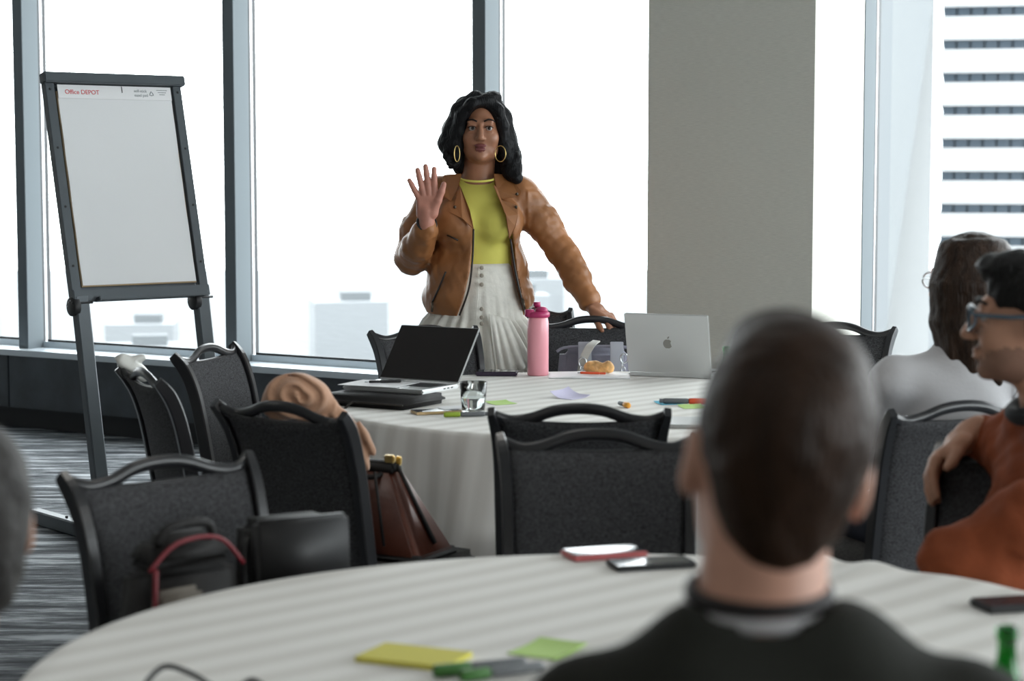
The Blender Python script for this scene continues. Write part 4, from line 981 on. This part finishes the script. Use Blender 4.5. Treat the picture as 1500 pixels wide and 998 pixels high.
# ---- man seen from behind (near table)
def man_back():
    t = empty('person', (.248, 1.86, 0), 0, 'man seen from behind in dark sweater with lanyard, out of focus', 'person')
    R = Matrix.Rotation(math.radians(9), 3, 'Y') @ Matrix.Rotation(PI, 3, 'Z') @ Matrix.Rotation(math.radians(-6), 3, 'X'); hc = (0.004, .03, 1.214)
    F_ = Field(axis(-.34, .34, .011, [(-.11, .11, .0045)]), axis(-.30, .62, .011, [(-.10, .18, .0045)]), axis(0, 1.40, .011, [(1.0, 1.39, .0045)]))
    head(F_, hc, 1.04, 0, None, R, sock=False)
    F_.rc((-.004, .005, 1.20), (-.022, -.04, 1.00), .056, .066, .03); F_.rc((-.16, -.05, .955), (.16, -.05, .955), .062, .062, .05)
    F_.el((0, -.05, .80), (.17, .12, .22), .05); F_.el((0, -.05, .58), (.17, .13, .14), .05)
    for q in (-1, 1):
        F_.chain([(q*.18, -.04, .94), (q*.24, .02, .72), (q*.16, .22, .775)], [.055, .048, .035], .03); F_.rc((q*.16, .22, .775), (q*.12, .30, .775), .033, .028, .01)
        F_.chain([(q*.10, -.04, .55), (q*.13, .36, .52), (q*.13, .38, .10)], [.085, .062, .042], .03); F_.rc((q*.13, .38, .05), (q*.14, .50, .035), .04, .034, .02)
        for k in range(4): F_.chain([(q*(.10+.016*k), .315, .775), (q*(.085+.017*k), .37, .778), (q*(.08+.017*k), .40, .768)], [.009, .008, .007], .003)
        F_.chain([(q*.09, .27, .775), (q*.065, .31, .778), (q*.055, .335, .775)], [.012, .010, .008], .004)
    F_.mesh('body', ['skinL'], t)
    H_ = Field(axis(-.13, .13, .005), axis(-.14, .20, .005), axis(1.09, 1.42, .005))
    def hp(x, y, z): v = R @ Vector((x, y, z))*1.04; return (hc[0]+v.x, hc[1]+v.y, hc[2]+v.z)
    H_.el(hp(0, .024, .048), (.0845, .106, .087), .02, rot=R); H_.el(hp(0, .066, -.008), (.064, .05, .064), .03, rot=R); H_.el(hp(-.006, -.01, .104), (.055, .075, .034), .04, rot=R); H_.el(hp(0, -.06, .10), (.05, .04, .03), .04, rot=R)
    H_.el(hp(0, .080, -.050), (.030, .026, .034), .03, rot=R)
    H_.el(hp(0, -.118, -.05), (.10, .085, .10), .02, 0, 'sub', R); H_.wrinkle(.0012, 170, seed=21, sq=(1, 1, .4)); H_.mesh('hair', ['hairbrown'], t)
    S_ = Field(axis(-.36, .36, .009), axis(-.28, .40, .009), axis(.42, 1.13, .009))
    S_.rc((-.165, -.05, .972), (.165, -.05, .972), .078, .078, .06); S_.el((0, -.05, .80), (.19, .145, .24), .06); S_.el((0, -.05, .58), (.19, .15, .15), .06); S_.rc((-.07, -.04, 1.03), (.045, -.04, 1.03), .066, .066, .06)
    for q in (-1, 1): S_.chain([(q*.185, -.04, .94), (q*.245, .02, .72), (q*.165, .21, .775)], [.072, .064, .044], .04)
    S_.wrinkle(.004, 40, seed=22); S_.rc((-.016, -.02, 1.085), (-.01, .02, 1.20), .067, .075, .006, 0, 'sub'); S_.mesh('sweater', ['sweater'], t)
    nk = lambda r, z, zz: [(-.016+r*math.cos(a), -.018+r*math.sin(a)*.95, z+zz*math.sin(a)) for a in np.linspace(0, 2*PI, 33)[:-1]]
    tube('tee_collar', nk(.0665, 1.086, .004), .007, 'tee', t, closed=True, sy=1.3); tube('lanyard', nk(.0645, 1.103, .006), .0065, 'lanyard', t, closed=True, sy=1.3)
    J_ = Field(axis(-.25, .25, .012), axis(-.25, .62, .012), axis(-.02, .68, .012))
    for q in (-1, 1): J_.chain([(q*.10, -.04, .55), (q*.13, .36, .525), (q*.13, .38, .12)], [.10, .076, .058], .03)
    J_.el((0, -.05, .57), (.185, .145, .10), .05); J_.mesh('trousers', ['jeans'], t)
man_back()

# ---- grey-haired person at the left edge
def person_left():
    t = empty('person', (-.645, 2.26, 0), 0, 'grey-haired person at the left edge, cropped and out of focus', 'person')
    R = Matrix.Rotation(math.radians(200), 3, 'Z'); hc = (0.0, .02, 1.085)
    F_ = Field(axis(-.34, .40, .012, [(-.1, .14, .006)]), axis(-.32, .55, .012, [(-.1, .16, .006)]), axis(0, 1.24, .012, [(.9, 1.23, .006)]))
    head(F_, hc, 1.0, 0, None, R)
    F_.rc((0, .0, 1.05), (-.02, -.03, .88), .056, .066, .03); F_.rc((-.17, .02, .82), (.11, -.10, .82), .06, .06, .05); F_.el((-.03, -.04, .68), (.165, .13, .2), .05); F_.el((-.03, -.04, .54), (.17, .14, .11), .05)
    for q in (-1, 1):
        dx, dy = q*.5, .75
        F_.chain([(-.03+q*.15, -.04-q*.05, .80), (.02+q*.2, .0-q*.05, .62), (.14+q*.10, .20-q*.02, .775)], [.052, .046, .034], .03); F_.el((.17+q*.09, .25-q*.02, .775), (.04, .045, .02), .015)
        F_.chain([(-.03+q*.09, -.03-q*.06, .54), (.20+q*.11, .27-q*.09, .52), (.2+q*.11, .28-q*.09, .06)], [.08, .06, .045], .03); F_.rc((.2+q*.11, .28-q*.09, .04), (.28+q*.11, .37-q*.09, .035), .038, .032, .02)
    F_.mesh('body', ['skinM'], t)
    H_ = Field(axis(-.13, .16, .006), axis(-.13, .16, .006), axis(.96, 1.24, .006))
    def hp(x, y, z): v = R @ Vector((x, y, z)); return (hc[0]+v.x, hc[1]+v.y, hc[2]+v.z)
    H_.el(hp(0, .026, .045), (.085, .106, .088), .02, rot=R); H_.el(hp(0, .066, -.03), (.072, .052, .075), .03, rot=R); H_.el(hp(0, -.135, -.05), (.12, .10, .095), .015, 0, 'sub', R); H_.wrinkle(.002, 120, seed=31); H_.mesh('hair', ['hairgrey'], t)
    S_ = Field(axis(-.36, .42, .011), axis(-.3, .4, .011), axis(.42, .96, .011)); S_.rc((-.17, .02, .82), (.11, -.10, .82), .072, .072, .06); S_.el((-.03, -.04, .68), (.185, .15, .22), .06); S_.el((-.03, -.04, .54), (.19, .16, .12), .06)
    for q in (-1, 1): S_.chain([(-.03+q*.155, -.04-q*.05, .80), (.02+q*.205, .0-q*.05, .62), (.14+q*.10, .19-q*.02, .775)], [.068, .06, .045], .04)
    S_.rc((-.02, -.02, .91), (0, .0, 1.02), .066, .07, .006, 0, 'sub'); S_.mesh('sweater', ['black'], t)
    J_ = Field(axis(-.3, .5, .013), axis(-.3, .55, .013), axis(-.02, .68, .013))
    for q in (-1, 1): J_.chain([(-.03+q*.09, -.03-q*.06, .54), (.20+q*.11, .27-q*.09, .52), (.2+q*.11, .28-q*.09, .08)], [.096, .075, .058], .03)
    J_.el((-.03, -.04, .55), (.185, .155, .1), .05); J_.mesh('trousers', ['jeans'], t)
person_left()

# ---- woman in the white top
def woman_white():
    t = empty('person', (1.165, 5.22, 0), 0, 'woman with long brown hair and glasses in a white top, seated', 'person')
    R = Matrix.Rotation(math.radians(-148), 3, 'Z'); hc = (.035, .03, 1.195)
    F_ = Field(axis(-.34, .36, .012, [(-.1, .16, .006)]), axis(-.30, .62, .012, [(-.1, .16, .006)]), axis(0, 1.36, .012, [(1.05, 1.35, .006)]))
    head(F_, hc, 1.0, 0, None, R)
    F_.rc((.03, .02, 1.17), (.0, -.02, 1.0), .05, .056, .03); F_.rc((-.15, -.03, .94), (.15, .01, .94), .052, .052, .05); F_.el((0, -.01, .80), (.15, .11, .2), .05); F_.el((0, -.02, .57), (.16, .125, .13), .05)
    for q in (-1, 1):
        F_.chain([(q*.165, -.01+q*.02, .93), (q*.21-.02, .06, .70), (q*.10-.10, .27, .775)], [.046, .040, .030], .03)
        w = Vector((q*.10-.10, .27, .777)); hand(F_, w, (-.35, .94, 0), (.94*-q, .35*-q, 0), (0, 0, -1), [(-.033, .155), (-.012, .17), (.01, .172), (.03, .16), (.06, .10)], .9, 0, None, .15)
        F_.chain([(q*.09, -.02, .54), (q*.10-.14, .38, .52), (q*.10-.14, .40, .08)], [.08, .058, .04], .03); F_.rc((q*.1-.14, .40, .045), (q*.1-.18, .52, .035), .036, .03, .02)
    F_.mesh('body', ['skinL'], t)
    H_ = Field(axis(-.16, .24, .005), axis(-.16, .22, .005), axis(.88, 1.37, .005))
    def hp(x, y, z): v = R @ Vector((x, y, z))*.98; return (hc[0]+v.x, hc[1]+v.y, hc[2]+v.z)
    H_.el(hp(0, .026, .048), (.092, .110, .090), .02, rot=R)
    for a in np.linspace(-.35, PI+.35, 15):
        x, y = math.cos(a), math.sin(a); j = .008*math.sin(a*9)
        H_.chain([hp(x*.07, .02+y*.07, .09), hp(x*.097, .025+y*.10, .0), hp(x*.100, .03+y*.102, -.10), hp(x*.092+j, .04+y*.088, -.235-.02*math.sin(a*5))], [.028, .026, .025, .014], .012)
    H_.wrinkle(.0009, 230, seed=41, sq=(1, 1, .05)); H_.el(hp(0, -.11, -.03), (.064, .09, .115), .006, 0, 'sub', R); H_.mesh('hair', ['hairlong'], t)
    def hv(x, y, z): return Vector(hp(x, y, z))
    for q in (-1, 1):
        tube('glasses_rim', [hv(q*.033+.025*math.cos(a), -.108+.012*abs(math.cos(a))*0, .004+.021*math.sin(a)) for a in np.linspace(0, 2*PI, 21)[:-1]], .0022, 'chrome', t, closed=True); tube('glasses_temple', [hv(q*.06, -.105, .010), hv(q*.083, -.04, .012), hv(q*.086, .02, .006)], .002, 'chrome', t)
    tube('glasses_bridge', [hv(-.009, -.109, .010), hv(.009, -.109, .010)], .002, 'chrome', t)
    S_ = Field(axis(-.32, .32, .008), axis(-.22, .36, .008), axis(.46, 1.06, .008)); S_.rc((-.155, -.03, .94), (.155, .01, .94), .064, .064, .05); S_.el((0, -.01, .80), (.168, .128, .22), .06); S_.el((0, -.02, .57), (.178, .14, .14), .06); S_.rc((0, -.012, .98), (.01, .0, 1.03), .066, .060, .03)
    for q in (-1, 1): S_.chain([(q*.168, -.01+q*.02, .93), (q*.212-.02, .06, .70), (q*.10-.10, .25, .777)], [.062, .054, .038], .035)
    S_.wrinkle(.0028, 45, seed=42); S_.rc((.02, .02, 1.06), (.04, .04, 1.2), .052, .06, .005, 0, 'sub'); S_.mesh('white_top', ['whitetop'], t)
    for q in (-1, 1): tube('sleeve_seam', [(q*.150+.02*math.cos(a), -.01+.066*math.sin(a), .928+.064*math.cos(a)) for a in np.linspace(-2.6, .4, 12)], .003, 'whitetop', t)
    J_ = Field(axis(-.36, .3, .013), axis(-.25, .62, .013), axis(-.02, .68, .013))
    for q in (-1, 1): J_.chain([(q*.09, -.02, .54), (q*.10-.14, .38, .52), (q*.10-.14, .40, .10)], [.095, .072, .055], .03)
    J_.el((0, -.02, .56), (.172, .138, .1), .05); J_.mesh('trousers', ['jeans'], t)
woman_white()

# ---- man in the rust jacket
def man_rust():
    t = empty('person', (1.045, 3.97, 0), 0, 'man in rust jacket and glasses, in profile, arm over chair back', 'person'); t.scale = (.985, .985, .985)
    R = Matrix.Rotation(math.radians(-105), 3, 'Z') ; hc = (-.015, -.015, 1.215)
    F_ = Field(axis(-.34, .42, .012, [(-.16, .12, .0045)]), axis(-.62, .40, .012, [(-.12, .12, .0045), (.12, .36, .0055)]), axis(0, 1.37, .012, [(.82, .98, .0045), (1.06, 1.36, .0045)]))
    head(F_, hc, 1.06, 0, None, R, nose=1.03, jawr=1.08)
    # beard shadow
    def hp(x, y, z): v = R @ Vector((x, y, z))*1.06; return (hc[0]+v.x, hc[1]+v.y, hc[2]+v.z)
    for q in (-1, 1): F_.el(hp(q*.04, -.03, -.085), (.05, .06, .045), 0, 1, 'paint', R)
    F_.el(hp(0, -.09, -.10), (.05, .05, .032), 0, 1, 'paint', R); F_.el(hp(0, -.105, -.052), (.028, .02, .009), 0, 1, 'paint', R)
    F_.rc((.01, -.01, 1.16), (.05, -.01, .99), .060, .066, .03); F_.rc((.02, .17, .93), (.08, -.17, .93), .058, .058, .05); F_.el((.06, 0, .78), (.13, .17, .21), .05); F_.el((.06, 0, .56), (.15, .17, .13), .05)
    # far arm over the chair back, hand hanging
    F_.chain([(.02, .17, .93), (.06, .30, .86), (-.07, .245, .945)], [.05, .044, .030], .03)
    hand(F_, (-.075, .240, .945), (-.70, -.18, -.55), (-.20, -.85, .35), (.45, -.30, -.75), [(-.03, .150), (-.012, .165), (.01, .165), (.03, .150), (.055, .085)], 1.0, 0, None, 1.0)
    # near arm: elbow out, forearm on the table
    F_.chain([(.08, -.18, .92), (-.19, -.17, .755), (-.02, -.24, .66)], [.052, .046, .032], .03); hand(F_, (-.02, -.24, .66), (.9, -.1, -.25), (0, 1, 0), (0, 0, -1), [(-.033, .15), (-.012, .17), (.01, .17), (.03, .16), (.06, .10)], .95, 0, None, .4)
    for q in (-1, 1):
        F_.chain([(.04, q*.09, .54), (-.24-.05*q, -.27+q*.12, .52), (-.24-.05*q, -.28+q*.12, .08)], [.085, .062, .044], .03); F_.rc((-.24-.05*q, -.28+q*.12, .045), (-.32-.05*q, -.37+q*.12, .036), .04, .034, .02)
    F_.mesh('body', ['skinM', 'stubble'], t)
    H_ = Field(axis(-.16, .15, .005), axis(-.14, .13, .005), axis(1.10, 1.39, .005))
    H_.el(hp(0, .026, .05), (.0835*1.05, .106*1.05, .086*1.05), .02, rot=R); H_.el(hp(0, .075, -.02), (.068, .05, .08), .03, rot=R); H_.el(hp(0, -.045, .100), (.058, .06, .032), .025, rot=R)
    H_.el(hp(0, -.13, -.035), (.12, .112, .105), .012, 0, 'sub', R); H_.wrinkle(.0028, 140, seed=51); H_.mesh('hair', ['hairdark'], t)
    def hv(x, y, z): return Vector(hp(x, y, z))
    for q in (-1, 1):
        tube('glasses_rim', [hv(q*.034+.026*math.cos(a), -.112+.014*(q*math.cos(a) > 0)*abs(math.cos(a))**2, .002+.023*math.sin(a)) for a in np.linspace(0, 2*PI, 25)[:-1]], .0032, 'specs', t, closed=True)
        lathe('lens', [(.0, -.0005), (.024, -.0005), (.024, .0005), (.0, .0005)], 'lens', t, 20).matrix_local = Matrix.Translation(hv(q*.034, -.1085, .002)) @ R.to_4x4() @ Matrix.Rotation(PI/2, 4, 'X')
        tube('glasses_temple', smooth_path([hv(q*.061, -.100, .012), hv(q*.079, -.04, .010), hv(q*.084, .012, .010), hv(q*.082, .04, -.012)], 4), .003, 'specs', t, sy=1.6)
        bm = bmesh.new(); bmesh.ops.create_uvsphere(bm, u_segments=12, v_segments=10, radius=.0125); ey = bmobj('eye', bm, 'eyewhite', t, True, hv(q*.031, -.079, .0065)); bm = bmesh.new(); bmesh.ops.create_uvsphere(bm, u_segments=12, v_segments=8, radius=.0063); d_ = R @ Vector((0, -.0078, 0)); bmobj('iris', bm, 'iris', ey, True, d_)
        tube('eyebrow', smooth_path([hv(q*.013, -.098, .032), hv(q*.032, -.096, .039), hv(q*.052, -.078, .032)], 4), .0035, 'hairdark', t)
    S_ = Field(axis(-.30, .32, .0075), axis(-.46, .42, .0075), axis(.42, 1.10, .0075))
    S_.rc((.02, .18, .93), (.08, -.18, .93), .074, .074, .05); S_.el((.06, 0, .78), (.15, .19, .23), .06); S_.el((.06, 0, .56), (.17, .19, .14), .06); S_.rc((.05, -.07, 1.0), (.04, .06, 1.0), .066, .066, .04)
    S_.chain([(.02, .18, .93), (.065, .30, .865), (-.045, .257, .935)], [.07, .062, .044], .035); S_.chain([(.08, -.19, .91), (-.05, -.19, .83), (-.185, -.17, .755)], [.078, .074, .064], .04); S_.chain([(-.185, -.17, .755), (-.11, -.21, .70), (-.03, -.237, .665)], [.064, .056, .046], .03)
    S_.wrinkle(.006, 34, seed=52, sq=(1, 1, 1.5)); S_.wrinkle(.003, 80, seed=53); S_.rc((.035, -.005, 1.06), (.02, -.01, 1.2), .066, .07, .006, 0, 'sub'); S_.mesh('rust_jacket', ['rust'], t)
    cl = [(.035+.072*math.cos(a)-.012*math.sin(a)*0, -.006+.078*math.sin(a), 1.048-.030*math.cos(a)*-1) for a in np.linspace(0, 2*PI, 33)[:-1]]
    tube('collar', cl, .016, 'darkcollar', t, closed=True, sy=1.4)
    J_ = Field(axis(-.42, .3, .013), axis(-.5, .3, .013), axis(-.02, .68, .013))
    for q in (-1, 1): J_.chain([(.04, q*.09, .54), (-.24-.05*q, -.27+q*.12, .52), (-.24-.05*q, -.28+q*.12, .12)], [.10, .078, .06], .03)
    J_.el((.06, 0, .56), (.165, .185, .1), .05); J_.mesh('trousers', ['jeans'], t)
man_rust()
